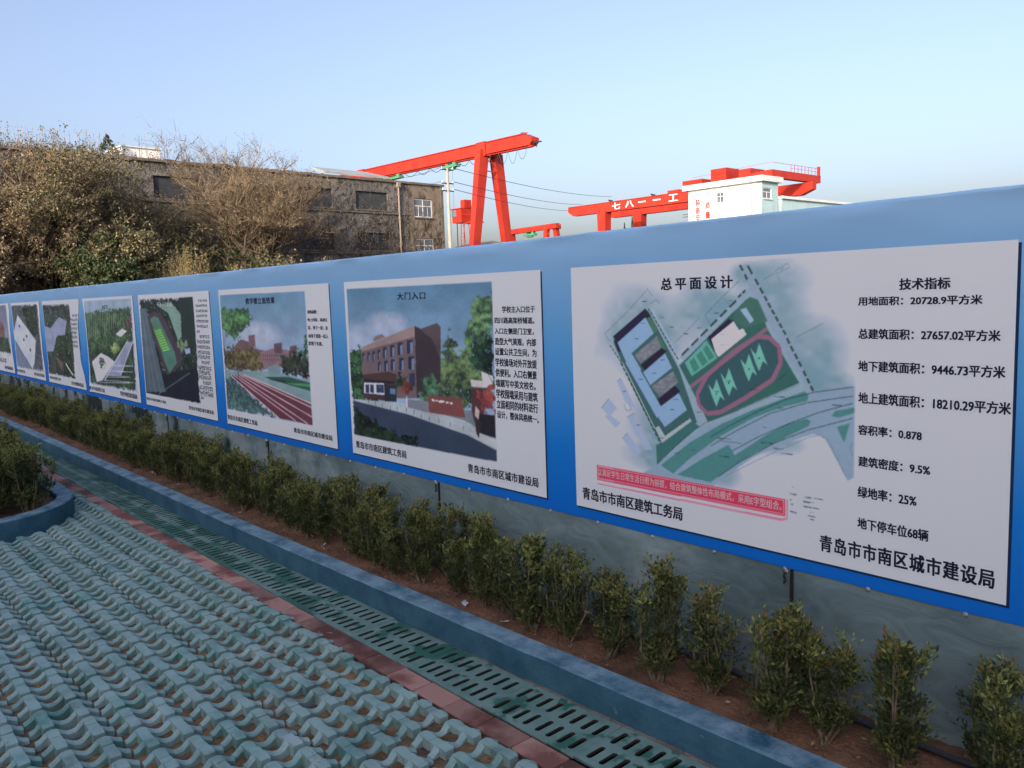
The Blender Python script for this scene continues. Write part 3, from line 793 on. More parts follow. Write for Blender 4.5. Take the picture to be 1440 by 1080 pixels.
POSTER_TEXT={
1:[('总平面设计', 507, 985, 847, 1035, 'dark', 0.28), ('技术指标', 1463, 963, 1618, 1000, 'dark', 0), ('用地面积：20728.9平方米', 1329, 914, 1710, 944, 'dark', 0), ('总建筑面积：27657.02平方米', 1331, 803, 1762, 838, 'dark', 0), ('地下建筑面积：9446.73平方米', 1332, 694, 1778, 731, 'dark', 0), ('地上建筑面积：18210.29平方米', 1334, 585, 1796, 624, 'dark', 0), ('容积率：0.878', 1335, 478, 1544, 513, 'dark', 0), ('建筑密度：9.5%', 1337, 369, 1572, 405, 'dark', 0), ('绿地率：25%', 1336, 260, 1532, 300, 'dark', 0), ('地下停车位68辆', 1337, 151, 1571, 191, 'dark', 0), ('青岛市市南区建筑工务局', 39, 37, 604, 95, 'dark', 0), ('青岛市市南区城市建设局', 1201, 42, 1767, 103, 'dark', 0.08), ('以满足学生日常生活日照为前提，结合建筑整体性布局模式，采用E字型组合。', 138, 161, 1051, 196, 'pale', 0)],
2:[('大门入口', 592, 977, 874, 1020, 'dark', 0.1), ('学校主入口位于', 1516, 899, 1757, 932, 'dark', 0), ('四川路高架桥辅道。', 1457, 845, 1750, 877, 'dark', 0), ('入口左侧是门卫室，', 1454, 791, 1744, 824, 'dark', 0), ('造型大气美观，内部', 1454, 736, 1758, 774, 'dark', 0), ('设置公共卫生间，为', 1453, 684, 1759, 723, 'dark', 0), ('学校操场对外开放提', 1452, 629, 1759, 671, 'dark', 0), ('供便利。入口右侧景', 1451, 576, 1756, 617, 'dark', 0), ('墙题写中英文校名。', 1450, 523, 1746, 563, 'dark', 0), ('学校围墙采用与建筑', 1450, 466, 1758, 513, 'dark', 0), ('立面相同的材料进行', 1451, 412, 1757, 458, 'dark', 0), ('设计，整体风格统一。', 1452, 361, 1761, 401, 'dark', 0), ('青岛市市南区建筑工务局', 40, 39, 610, 87, 'dark', 0), ('青岛市市南区城市建设局', 1193, 42, 1745, 91, 'dark', 0.05)],
3:[('教学楼立面效果', 512, 977, 1011, 1026, 'dark', 0.05), ('建筑层数：', 1494, 901, 1631, 926, 'dark', 0), ('地上四层，局部五', 1488, 848, 1762, 872, 'dark', 0), ('层，地下一层；运', 1488, 792, 1761, 820, 'dark', 0), ('动场下部是一层人', 1488, 737, 1761, 765, 'dark', 0), ('防地下车库。', 1486, 684, 1680, 714, 'dark', 0), ('青岛市市南区建筑工务局', 9, 35, 575, 77, 'dark', 0), ('青岛市市南区城市建设局', 1181, 47, 1735, 85, 'dark', 0)],
4:[('青岛市市南区建筑工务局', 8, 49, 569, 78, 'dark', 0), ('青岛市市南区城市建设局', 1153, 46, 1720, 81, 'dark', 0)],
5:[('青岛市市南区建筑工务局', -10, 21, 555, 67, 'dark', 0), ('青岛市市南区城市建设局', 1125, 30, 1688, 83, 'dark', 0)],
6:[('青岛市市南区建筑工务局', 35, 44, 605, 85, 'dark', 0), ('青岛市市南区城市建设局', 1127, 27, 1685, 75, 'dark', 0)],
7:[('青岛市市南区建筑工务局', -22, 39, 530, 88, 'dark', 0), ('青岛市市南区城市建设局', 1099, 41, 1725, 88, 'dark', 0)],
8:[('青岛市市南区城市建设局', 1053, 41, 1668, 98, 'dark', 0)],
}
POSTER_MARKS={
4:[(524, 979, 931, 1018, 'pale', 6), (1557, 1009, 1754, 1029, 'dark', 6), (1493, 967, 1751, 988, 'dark', 8), (1489, 921, 1756, 943, 'dark', 8), (1489, 878, 1734, 901, 'dark', 8), (1486, 832, 1753, 857, 'dark', 9), (1483, 789, 1732, 814, 'dark', 8), (1477, 744, 1544, 769, 'dark', 2), (1530, 698, 1741, 725, 'dark', 6), (1464, 652, 1747, 682, 'dark', 9), (1460, 606, 1744, 637, 'dark', 9), (1460, 560, 1741, 592, 'dark', 9), (1457, 518, 1728, 552, 'dark', 9), (1528, 474, 1713, 505, 'dark', 6), (1453, 423, 1737, 459, 'dark', 9), (1453, 381, 1710, 418, 'dark', 8), (1453, 339, 1722, 377, 'dark', 9), (1530, 295, 1713, 330, 'dark', 6), (1454, 243, 1737, 285, 'dark', 9), (1453, 193, 1739, 237, 'dark', 9), (1453, 162, 1529, 192, 'dark', 2)],
5:[(724, 966, 945, 1011, 'dark', 3)],
6:[(544, 966, 816, 1016, 'dark', 3), (1452, 886, 1742, 917, 'dark', 5), (1367, 832, 1738, 865, 'dark', 6), (1361, 778, 1720, 812, 'dark', 7), (1363, 725, 1702, 760, 'dark', 7), (1357, 671, 1685, 707, 'dark', 6), (1359, 617, 1667, 654, 'dark', 5), (1358, 557, 1647, 596, 'dark', 5), (1341, 506, 1611, 546, 'dark', 5)],
7:[(728, 967, 1077, 1013, 'dark', 3)],
8:[(-80, 141, 1232, 220, 'dark', 9)],
}
# ================================================================== THE GROUND
YW = 2.70                      # face of the hoarding
def kerb_front(x):
    xs = [-30, -13, -9, -5, -2.5, -1.35, 3]; ys = [2.09, 2.105, 2.115, 2.125, 2.17, 2.195, 2.23]
    return float(np.interp(x, xs, ys))
rng = np.random.default_rng(7)

def sheet(name, x0, x1, y0, y1, z, material, label, nx=1, ny=1, amp=0.0, fr=6.0):
    vs = []; fs = []
    for j in range(ny+1):
        for i in range(nx+1):
            x = x0+(x1-x0)*i/nx; y = y0+(y1-y0)*j/ny
            zz = z
            if amp: zz += amp*(mnoise.fractal(Vector((x*fr, y*fr, z)), 0.8, 2.1, 4)) + amp*0.6*mnoise.noise(Vector((x*1.3, y*1.3, 4)))
            vs.append((x, y, zz))
    for j in range(ny):
        for i in range(nx):
            a = j*(nx+1)+i; fs.append((a, a+1, a+nx+2, a+nx+1))
    me = bpy.data.meshes.new(name); me.from_pydata(vs, [], fs); me.materials.append(material)
    if amp: me.polygons.foreach_set('use_smooth', [True]*len(fs))
    o = bpy.data.objects.new(name, me); link(o); tag(o, label, kind='structure'); return o
sheet('ground', -1500, 1500, -1500, 1500, -0.40, M['asphalt'], 'wide flat ground under everything')
sheet('yard', -400, 300, 2.78, 500, -0.02, M['asphalt'], 'dock yard ground beyond the hoarding')
sheet('joint_soil', -9.0, 1.0, -1.2, 1.785, -0.024, M['joint_soil'], 'brown soil showing between the green pavers', 420, 130, 0.011, 9)
sheet('yard_paving', -60, 30, -14.0, -1.2, -0.02, M['asphalt'], 'paved yard in front of the pavers')
sheet('yard_paving', -60, -9.0, -1.2, 1.785, -0.02, M['asphalt'], 'paved yard beyond the planter')
# planting bed soil
def bed():
    nx, ny = 700, 20; x0, x1 = -24.0, 1.2
    vs = []; fs = []
    for j in range(ny+1):
        for i in range(nx+1):
            x = x0+(x1-x0)*i/nx; ya = kerb_front(x)+0.10; y = ya+(YW+0.02-ya)*j/ny
            z = 0.088+0.016*mnoise.fractal(Vector((x*7, y*7, 2)), 0.7, 2.1, 4)+0.010*mnoise.noise(Vector((x*40, y*40, 1)))
            vs.append((x, y, z))
    for j in range(ny):
        for i in range(nx):
            a = j*(nx+1)+i; fs.append((a, a+1, a+nx+2, a+nx+1))
    me = bpy.data.meshes.new('bed_soil'); me.from_pydata(vs, [], fs); me.materials.append(M['soil'])
    me.polygons.foreach_set('use_smooth', [True]*len(fs))
    o = bpy.data.objects.new('bed_soil', me); link(o); tag(o, 'red brown soil of the planting bed along the hoarding', kind='structure')
    # crumbs of earth
    c = MB(); r = random.Random(5)
    for _ in range(2600):
        x = r.uniform(-9, 0.2) if r.random() < .75 else r.uniform(-18, -9); y = r.uniform(kerb_front(x)+0.11, YW-0.01); s = r.uniform(.003, .011)
        p = Vector((x, y, 0.095+r.uniform(-.01, .006)))
        vs = [p+Vector((r.uniform(.6, 1)*s*a, r.uniform(.6, 1)*s*b, r.uniform(.5, .9)*s*cc)) for a, b, cc in ((1,0,0),(0,1,0),(-1,0,0),(0,-1,0),(0,0,1),(0,0,-1))]
        c.add(vs, [(0,1,4),(1,2,4),(2,3,4),(3,0,4),(1,0,5),(2,1,5),(3,2,5),(0,3,5)])
    o = c.build('soil_crumbs', M['soil']); tag(o, 'loose crumbs of red brown earth in the planting bed', kind='stuff')
bed()
# kerb : continuous painted concrete with a slightly uneven arris
def kerb():
    m = MB(); r = random.Random(3); H = 0.122
    xs = np.arange(-24, 1.3, 0.06); prof = []
    for x in xs:
        f = kerb_front(x); j = 0.004*mnoise.noise(Vector((x*5, 0, 0))); k = 0.004*mnoise.noise(Vector((x*3, 4, 0)))
        h = H+0.003*mnoise.noise(Vector((x*2, 8, 0))); ch = 0.006+0.004*abs(mnoise.noise(Vector((x*9, 3, 3))))
        prof.append([(x, f+0.012+j, -0.05), (x, f+j, h-ch), (x, f+j+ch, h), (x, f+0.105+k, h), (x, f+0.112+k, h-0.007), (x, f+0.115+k, -0.05)])
    vs = [p for row in prof for p in row]; fs = []; n = 6
    for i in range(len(prof)-1):
        for k in range(n-1):
            fs.append((i*n+k, (i+1)*n+k, (i+1)*n+k+1, i*n+k+1))
    fs.append(tuple(range(n))[::-1]); fs.append(tuple((len(prof)-1)*n+k for k in range(n)))
    m.add(vs, fs)
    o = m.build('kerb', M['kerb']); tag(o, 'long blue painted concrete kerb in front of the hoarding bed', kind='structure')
kerb()
# mortar fillet between grates and kerb
def fillet():
    vs = []; fs = []; xs = np.arange(-24, 1.3, 0.04)
    for i, x in enumerate(xs):
        f = kerb_front(x)+0.02; a = 2.150
        a = min(a, f-0.006)
        for t in (0, .35, .7, 1):
            y = a+(f-a)*t
            vs.append((x, y, -0.012+0.012*t*t+0.004*mnoise.noise(Vector((x*14, y*20, 0)))))
    for i in range(len(xs)-1):
        for k in range(3):
            a = i*4+k; fs.append((a, a+4, a+5, a+1))
    me = bpy.data.meshes.new('gutter_edge'); me.from_pydata(vs, [], fs); me.materials.append(M['mortar'])
    o = bpy.data.objects.new('gutter_edge', me); link(o); tag(o, 'rough brown mortar strip between the grates and the kerb', kind='structure')
fillet()
# drain trench
t = MB()
t.add([(-24,1.885,-.03),(1.2,1.885,-.03),(1.2,1.885,-.28),(-24,1.885,-.28),(-24,2.235,-.28),(1.2,2.235,-.28),(1.2,2.235,-.03),(-24,2.235,-.03)],
      [(0,1,2,3),(3,2,5,4),(4,5,6,7)])
o = t.build('drain_channel', M['trench']); tag(o, 'dark drain channel under the green grates', kind='structure')

# brick edging strip: every brick a part of the strip
edging = empty('brick_edging', (0, 1.835, 0)); tag(edging, 'single row of red bricks laid end to end between pavers and drain grates', 'brick edging')
bb = MB(); bb.box((-0.0965, -0.049, -0.06), (0.0965, 0.049, 0.0))
bme = bb.mesh('brick', M['brick'])
bed_m = MB(); bed_m.box((-24, -0.052, -0.07), (1.2, 0.052, -0.006)); bed_m.build('mortar_bed', M['brick_edge'], edging)
for i in range(86):
    b = bpy.data.objects.new('brick', bme); link(b, edging)
    b.location = (0.42-0.2*i+rng.normal(0, .0012), rng.normal(0, .0015), rng.normal(0, .0012)); b.rotation_euler = (rng.normal(0, .008), rng.normal(0, .006), rng.normal(0, .006))
    bm_ = b.modifiers.new('bevel', 'BEVEL'); bm_.width = .003; bm_.segments = 1

# drain grates
def grate_mesh():
    cu = bpy.data.curves.new('grate', 'CURVE'); cu.dimensions = '2D'; cu.fill_mode = 'BOTH'; cu.extrude = 0.0055; cu.bevel_depth = 0.001; cu.bevel_resolution = 0
    def poly(pts):
        s = cu.splines.new('POLY'); s.points.add(len(pts)-1); s.use_cyclic_u = True
        for p, q in zip(s.points, pts): p.co = (q[0], q[1], 0, 1)
    L = .2435; W = .132
    poly([(-L,-W),(L,-W),(L,W),(-L,W)])
    for g in (-.118, .118):
        for k in range(4):
            cx = g+(k-1.5)*.0565
            for cy in (-.062, .062):
                pts = []; r = .0122; hl = .046-r
                for a in range(9): t = math.pi*a/8; pts.append((cx+r*math.cos(t), cy+hl+r*math.sin(t)))
                for a in range(9): t = math.pi+math.pi*a/8; pts.append((cx+r*math.cos(t), cy-hl+r*math.sin(t)))
                poly(pts)
    ob = bpy.data.objects.new('tmp_grate', cu); COL.objects.link(ob)
    bpy.context.view_layer.update()
    me = bpy.data.meshes.new_from_object(ob.evaluated_get(bpy.context.evaluated_depsgraph_get()))
    bpy.data.objects.remove(ob)
    me.materials.clear(); me.materials.append(M['grate']); me.materials.append(M['trench'])
    for p in me.polygons:
        if abs(p.normal.z) < .3 and abs(p.center.x) < L-.004 and abs(p.center.y) < W-.004: p.material_index = 1  # slot walls coloured dark to paint in the shade inside the slots
    # shallow recess line: a raised rim along both long edges
    return me
gme = grate_mesh()
for i in range(36):
    g = bpy.data.objects.new('drain_grate', gme); link(g)
    x = -0.665-0.49*i+rng.normal(0, .001)
    yc = 2.031+max(-0.008, min(0.03, .013*(x+2.4)))
    g.location = (x, yc, -0.007+rng.normal(0, .0012)); g.rotation_euler = (rng.normal(0, .004), rng.normal(0, .003), .008 if x > -5 else .002)
    tag(g, f'green slotted drain grate in the row beside the red bricks', 'drain grate', 'drain grates along the kerb')
    g['_x'] = x

# ------------------------------------------------------------------ green grass pavers
def paver_mesh(seed):
    r = random.Random(seed); m = MB(); A = 0.0195; ny = 17; wid = .0165
    for cx in (.05, .15):
        prof = []
        for j in range(ny):
            y = .003+.244*j/(ny-1); ph = 2*math.pi*y/.125
            h = .5-.5*math.cos(ph); h = min(1, h*1.18); z = A*h-0.001
            w = wid*(.86+.22*h); off = 0.007*math.cos(ph)+r.gauss(0, .0004)
            z += r.gauss(0, .0006)
            rr = .006
            prof.append([(cx-w+off, y, -.05), (cx-w+off, y, z-rr), (cx-w*.5+off, y, z-.001), (cx+w*.45+off, y, z-.002), (cx+w+off, y, z-rr-.003), (cx+w+off, y, -.05)])
        n = 6; vs = [p for row in prof for p in row]; fs = []
        for i in range(ny-1):
            for k in range(n-1): fs.append((i*n+k, i*n+k+1, (i+1)*n+k+1, (i+1)*n+k))
        fs.append(tuple(range(n))); fs.append(tuple((ny-1)*n+k for k in range(n))[::-1])
        m.add(vs, fs)
        # pads that tie the bars together: flat square on the crest, falling away on the near side
        for cy in (.0625, .1875):
            hw = .0205; x0 = cx-.004; x1 = cx+.0487; zt = A-.0022; za = A*.80-.002
            xm = cx+.035
            a = [(x0,cy-hw,-.05),(x0,cy+hw,-.05),(x0,cy+hw,zt),(x0,cy-hw,zt),
                 (xm,cy-hw,-.05),(xm,cy+hw,-.05),(xm,cy+hw*.95,zt-.0015),(xm,cy-hw*.95,zt-.0015),
                 (x1,cy-hw*.95,-.05),(x1,cy+hw*.95,-.05),(x1,cy+hw*.95,za),(x1,cy-hw*.95,za)]
            m.add(a, [(0,1,2,3),(3,2,6,7),(7,6,10,11),(8,11,10,9),(0,3,7,4),(4,7,11,8),(1,5,6,2),(5,9,10,6)])
            if cx < .1: pass
            # stub on the far side of the first bar
            if cx < .1:
                xb = .0013
                m.add([(xb,cy-hw*.95,-.05),(xb,cy+hw*.95,-.05),(xb,cy+hw*.95,za),(xb,cy-hw*.95,za),
                       (x0,cy-hw,-.05),(x0,cy+hw,-.05),(x0,cy+hw,zt-.004),(x0,cy-hw,zt-.004)],
                      [(0,1,2,3),(3,2,6,7),(0,3,7,4),(1,5,6,2)])
    me = m.mesh('grass_paver', M['paver']); return me
paving = empty('paver_field', (0, 0, 0)); tag(paving, 'field of pale green openwork grass pavers laid in rows beside the brick edging', 'grass pavers')
pmes = [paver_mesh(s) for s in range(6)]
PC = Vector((-7.23, 0.905, 0)); PRAD = 0.72
def in_planter(x, y, m=0.0):
    dx = max(0, x-PC.x); return math.hypot(dx, y-PC.y) < PRAD+m
kk = 0
for row in range(7):
    for i in range(60):
        x = -1.09-0.2*i-(0.0 if row % 2 else 0.02); y = .053+.25*row
        if x < -7.2 and row < 6: continue
        if x < -11 or (x > -1.6 and row < 5) or (x > -2.2 and row < 3): continue
        if in_planter(x+.1, y+.125, -0.12): continue
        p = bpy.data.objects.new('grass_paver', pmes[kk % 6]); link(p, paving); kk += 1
        sink = 0.0
        nn = mnoise.noise(Vector((x*.8, y*1.3, 3)))
        sink = -0.009*max(0, nn) + rng.normal(0, .0016)
        if row == 6 and x > -3.2: sink -= .008
        p.location = (x, y, sink); p.rotation_euler = (rng.normal(0, .012), rng.normal(0, .012), rng.normal(0, .006))
# planter ring
def planter():
    root = empty('planter', (PC.x, PC.y, 0)); tag(root, 'round ended planter with a low blue painted concrete rim at the left edge', 'planter')
    m = MB(); H = .14; W = .12; path = []
    L = 6.0
    path += [(-L, -PRAD)]
    for k in range(0, 31):
        t = -math.pi/2+math.pi*k/30; path.append((PRAD*math.cos(t), PRAD*math.sin(t)))
    path += [(-L, PRAD)]
    vs = []; n = 6
    for i, (x, y) in enumerate(path):
        a = Vector(path[max(0, i-1)]); b = Vector(path[min(len(path)-1, i+1)]); d = (b-a).normalized(); nr = Vector((d.y, -d.x))
        p = Vector((x, y)); j = .003*mnoise.noise(Vector((x*4, y*4, 0)))
        for off, z in ((0, -.06), (0, H-.008), (-.008, H+j), (-W+.008, H+j), (-W, H-.008), (-W, -.02)):
            q = p+nr*off; vs.append((q.x, q.y, z))
    fs = []
    for i in range(len(path)-1):
        for k in range(n-1): fs.append((i*n+k, (i+1)*n+k, (i+1)*n+k+1, i*n+k+1))
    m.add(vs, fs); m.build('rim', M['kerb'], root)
    s = MB(); pts = [(x*.9 if x > 0 else x, y*.9, .085+.012*mnoise.noise(Vector((x*3, y*3, 0)))) for x, y in path]
    s.add(pts+[(-L/2, 0, .1)], [(i, i+1, len(pts)) for i in range(len(pts)-1)]); s.build('soil', M['soil'], root)
planter()

# fallen dry leaves and crumbs on the paving and the bed
def fallen():
    r = random.Random(77); m = MB()
    for _ in range(420):
        if r.random() < .6: x = r.uniform(-8, -.3); y = r.uniform(kerb_front(x)+.12, 2.66); z = .105
        else: x = r.uniform(-7, -1.4); y = r.uniform(.3, 1.78); z = r.choice((-.008, .012, -.006))
        s = r.uniform(.004, .011); a = r.uniform(0, 6.28); u = Vector((math.cos(a), math.sin(a), r.gauss(0, .25)))*s; w_ = Vector((-math.sin(a), math.cos(a), r.gauss(0, .3)))*s*.5
        p = Vector((x, y, z)); m.add([p-u, p-w_+Vector((0, 0, .002)), p+u, p+w_], [(0, 1, 2, 3)])
    o = m.build('fallen_leaves', M['dry_bits']); tag(o, 'tiny dry leaves and crumbs scattered on the bed and the pavers', kind='stuff')
fallen()
# ================================================================== THE HOARDING
X_L, X_R = -24.0, 1.2
hoard = empty('hoarding', (-10, YW, 0)); tag(hoard, 'long blue site hoarding with printed boards above glossy grey green lower sheets', 'hoarding')
def wob(x, z):
    # fabric creases: gentle vertical folds, stronger near two old fixing points
    a = 0.0025*mnoise.noise(Vector((x*1.1, 0, z*.5)))+0.0015*mnoise.noise(Vector((x*5, 3, z*1.2)))
    for cx, amp in ((-10.68, .035), (-12.66, .010), (-14.66, .012), (-0.3, .006)):
        a += amp*math.exp(-((x-cx-.12*math.sin(z*4))/.085)**2)*(.35+.65*math.sin(min(1, max(0, (z-.5)/1.3))*math.pi))
    return a
def banner():
    zb, zt = .552, 1.838; xs = np.arange(X_L, X_R+.01, .04); zs = list(np.linspace(zb, zt, 34))
    vs = []; fs = []
    rows = []
    for z in zs: rows.append(('f', z))
    for k in range(1, 7): rows.append(('t', k))
    rows += [('b', 1.6), ('b', 1.0)]
    for kind, a in rows:
        for x in xs:
            top = .012*min(1, max(0, (x+2.9)/2))+.0012*math.sin(x*2.1)+.0015*mnoise.noise(Vector((x*.9, 7, 0)))+.0018*mnoise.noise(Vector((x*7, 7, 0)))
            if kind == 'f':
                t = (a-zb)/(zt-zb); z = zb+(zt+top-zb)*t + (0.004*mnoise.noise(Vector((x*1.4, 1, 0))) if t < .01 else 0)
                crease = (.009*mnoise.noise(Vector((x*3+z*9, 5, z*14)))+.003*mnoise.noise(Vector((x*9+z*30, 2, z*22))))*max(0, (z-1.66)/.15)
                vs.append((x, -wob(x, z)-crease, z))
            elif kind == 't':
                ang = math.pi*a/6; vs.append((x, .018-.018*math.cos(ang)-wob(x, 1.86)*(1-a/6), zt+top+.014*math.sin(ang)))
            else: vs.append((x, .037, a))
    n = len(xs)
    for j in range(len(rows)-1):
        for i in range(n-1): fs.append((j*n+i, j*n+i+1, (j+1)*n+i+1, (j+1)*n+i))
    m = MB(); m.add([(x+10, y, z) for x, y, z in vs], fs); m.build('banner', M['banner'], hoard, smooth=True)
banner()
c = MB(); c.box((X_L+10, .021, .5), (X_R+10, .034, 1.825)); c.build('backing_board', M['wood_back'], hoard)
# lower sheets, each between two seams
seams = [0.66-2.175*k for k in range(12)]
pm = MB(); pm.box((.006, .004, .03), (2.169, .02, .5585)); pme = pm.mesh('lower_sheet', M['panel'])
for k in range(11):
    o = bpy.data.objects.new('lower_sheet', pme); link(o, hoard); o.location = (seams[k+1]+10, 0.0, 0)
js = MB(); js.box((-.0055, -.003, .03), (.0055, .012, .546)); jme = js.mesh('joint_strip', M['black'])
bd = MB(); r_ = random.Random(2)
for q in range(7):
    z = .548-.0085*q; x = -.028+.004*math.sin(q*1.7); bd.tube([(x, 0.002, z), (x+.004, -.004, z-.004), (x-.002, .002, z-.009)], .0032, 5)
bme2 = bd.mesh('sealant_bead', M['black'])
for k in range(1, 11):
    o = bpy.data.objects.new('joint_strip', jme); link(o, hoard); o.location = (seams[k]+10, 0, 0)
    o = bpy.data.objects.new('sealant_bead', bme2); link(o, hoard); o.location = (seams[k]+10, -.002, 0)
sm = MB(); sm.tube([(0, 0, 0), (0, -.004, 0)], [.0085, .006], 8); sm.tube([(0, -.004, 0), (0, -.008, 0)], .0035, 6); sme = sm.mesh('screw', M['screw'])
for k in range(0, 56):
    x = seams[1]-.02+.31*6-.311*k
    o = bpy.data.objects.new('screw', sme); link(o, hoard); o.location = (x+10, -.001 if k % 3 else -.004, .546+rng.normal(0, .003))
for k in range(12):
    if k:
        o = bpy.data.objects.new('screw', sme); link(o, hoard); o.location = (seams[k]+10-.022, 0, .54)
for k in range(9):     # posts at the back
    pb = MB(); pb.box((-.03, 0, -.02), (.03, .06, 1.82)); pb.build('post', M['screw'], hoard, loc=(seams[k]+10, .05, 0))

# ================================================================== PRINTED BOARDS ON THE HOARDING
# each board is 1.80 x 1.10 m; its printed sheet is a fine grid of cells carrying the print's colours
PAPER = np.array(lin((146, 154, 176))); PBASE = np.array((0.76, 0.82, 0.90))
def ink(h): return np.array(lin(h))/PAPER*PBASE
def vnoise(h, w, cells, seed):
    r = np.random.default_rng(seed); g = r.random((cells+2, cells+2))
    yy = np.linspace(0, cells, h, endpoint=False); xx = np.linspace(0, cells, w, endpoint=False)
    yi = yy.astype(int); xi = xx.astype(int); fy = (yy-yi)[:, None]; fx = (xx-xi)[None]
    fy = fy*fy*(3-2*fy); fx = fx*fx*(3-2*fx)
    return (g[yi][:, xi]*(1-fy)*(1-fx)+g[yi][:, xi+1]*(1-fy)*fx+g[yi+1][:, xi]*fy*(1-fx)+g[yi+1][:, xi+1]*fy*fx)
def mute(c):
    c = c*.66+c.mean()*.34
    return (c/.8)**1.3*.8
def paint(ops, nx, nz, clip, seed):
    SS = 2; W = nx*SS; Hh = nz*SS
    img = np.empty((Hh, W, 3)); img[:] = PBASE
    sx = W/1800.0; sz = Hh/1100.0
    X = (np.arange(W)+.5)/sx; Z = (np.arange(Hh)+.5)/sz
    cl = np.ones((Hh, W), bool)
    if clip: cl[:] = ((X >= clip[0]) & (X <= clip[1]))[None] & ((Z >= clip[2]) & (Z <= clip[3]))[:, None]
    n1 = vnoise(Hh, W, 50, seed); n2 = .55*vnoise(Hh, W, 120, seed+1)+.45*vnoise(Hh, W, 300, seed+5); n3 = vnoise(Hh, W, 14, seed+2)
    wx = (n2-.5)*46+(n1-.5)*60; wz = (n1[::-1]-.5)*60+(n2[:, ::-1]-.5)*46
    def mask(pts, warp=False):
        xs = pts[:, 0]; zs = pts[:, 1]
        e_ = 40 if warp else 0
        i0 = max(0, int((xs.min()-e_)*sx)-1); i1 = min(W, int((xs.max()+e_)*sx)+2); j0 = max(0, int((zs.min()-e_)*sz)-1); j1 = min(Hh, int((zs.max()+e_)*sz)+2)
        if i1 <= i0 or j1 <= j0: return None
        x = X[i0:i1][None]; z = Z[j0:j1][:, None]
        if warp: x = x+wx[j0:j1, i0:i1]; z = z+wz[j0:j1, i0:i1]
        ins = np.zeros((j1-j0, i1-i0), bool); k = len(pts)
        for a in range(k):
            xa, za = pts[a]; xb, zb = pts[(a+1) % k]
            if za == zb: continue
            c = ((za > z) != (zb > z)) & (x < (xb-xa)*(z-za)/(zb-za)+xa); ins ^= c
        return ins & cl[j0:j1, i0:i1], (slice(j0, j1), slice(i0, i1))
    r = np.random.default_rng(seed)
    for kind, col, w, flat in ops:
        p = np.array(flat, float).reshape(-1, 2); c = ink(col)
        c = mute(c) if seed > 110 else (c/.8)**1.12*.8
        if kind == 'S':
            cx, cz = p[0]; rx = abs(p[1, 0]-cx)+1; rz = abs(p[2, 1]-cz)+1
            d = ((X[None]-cx)/rx)**2+((Z[:, None]-cz)/rz)**2
            a = np.clip(1.25-d*(.75+.6*n3), 0, 1)*w*cl; a = a[..., None]; a = a*(.75+.4*n1[..., None]); a = np.clip(a, 0, 1)
            img[:] = img*(1-a)+c*a
        elif kind in 'PTGF':
            mm = mask(p, kind == 'F')
            if mm is None: continue
            mk, sl = mm
            if kind == 'P': img[sl][mk] = (c*(.93+.14*n2[sl][..., None]))[mk]
            elif kind == 'T': img[sl][mk] = (c*(.6+.9*n2[sl][..., None]))[mk]
            elif kind == 'G':
                c2 = ink(w); t = (Z[sl[0]]-p[:, 1].min())/(p[:, 1].max()-p[:, 1].min()+1); t = t[:, None, None]
                img[sl][mk] = ((c*t+c2*(1-t))*np.ones((1, sl[1].stop-sl[1].start, 1))*(.96+.08*n1[sl][..., None]))[mk]
            else:
                c = mute(c)*.72; c2 = mute(ink(w))*.86
                v = (.25+.9*(n1[sl]-.5)+.9*(n2[sl]-.5)+.5*(n3[sl]-.5)); v = np.clip(v, 0, 1)[..., None]
                dark = np.clip((.38-n1[sl]*.6-n2[sl]*.4)*5, 0, 1)[..., None]
                q = (c*(1-v)+c2*v)*(1-.55*dark)
                edge = n1[sl]*.45+n2[sl]*.55 > .24
                img[sl][mk & edge] = q[mk & edge]
        elif kind in 'LD':
            for a in range(len(p)-1):
                A_, B_ = p[a], p[a+1]; d = B_-A_; L_ = np.hypot(*d)+1e-6; nn = np.array((-d[1], d[0]))/L_*max(w, 2.2)/2
                q = np.array((A_+nn, B_+nn, B_-nn, A_-nn)); mm = mask(q)
                if mm is None: continue
                mk, sl = mm
                if kind == 'D': mk = mk & (n2[sl] > .42)
                img[sl][mk] = c
    soft = img.copy()
    for q in range(3 if seed > 110 else 1):
        soft[1:-1, 1:-1] = (soft[:-2, 1:-1]+soft[2:, 1:-1]+soft[1:-1, :-2]+soft[1:-1, 2:]+2*soft[1:-1, 1:-1])/6
    ed = cl.copy(); ed[:4] = False; ed[-4:] = False
    if seed > 110: soft = soft*(.80+.28*n3+.14*n2)[..., None]
    img = np.where(cl[..., None], soft, img)
    return img.reshape(nz, SS, nx, SS, 3).mean((1, 3))
def print_material():
    m = bpy.data.materials.new('printed_paper'); m.use_nodes = True
    N = m.node_tree.nodes; L = m.node_tree.links; B = N['Principled BSDF']
    a = N.new('ShaderNodeAttribute'); a.attribute_name = 'print'; L.new(a.outputs['Color'], B.inputs['Base Color'])
    B.inputs['Roughness'].default_value = 0.5; B.inputs['Specular IOR Level'].default_value = 0.3
    geo = N.new('ShaderNodeNewGeometry'); n = N.new('ShaderNodeTexNoise'); n.inputs['Scale'].default_value = 2.5; n.inputs['Detail'].default_value = 3
    L.new(geo.outputs['Position'], n.inputs['Vector'])
    b = N.new('ShaderNodeBump'); b.inputs['Strength'].default_value = .15; b.inputs['Distance'].default_value = .02
    L.new(n.outputs['Fac'], b.inputs['Height']); L.new(b.outputs[0], B.inputs['Normal'])
    return m
M['print'] = print_material()
BOARD_X = {1: -2.605, 2: -4.605, 3: -6.60, 4: -8.60, 5: -10.57, 6: -12.57, 7: -14.57, 8: -16.57}
BOARD_RES = {1: (450, 275), 2: (360, 240), 3: (200, 200), 4: (150, 170), 5: (130, 150), 6: (110, 130), 7: (90, 110), 8: (70, 90)}
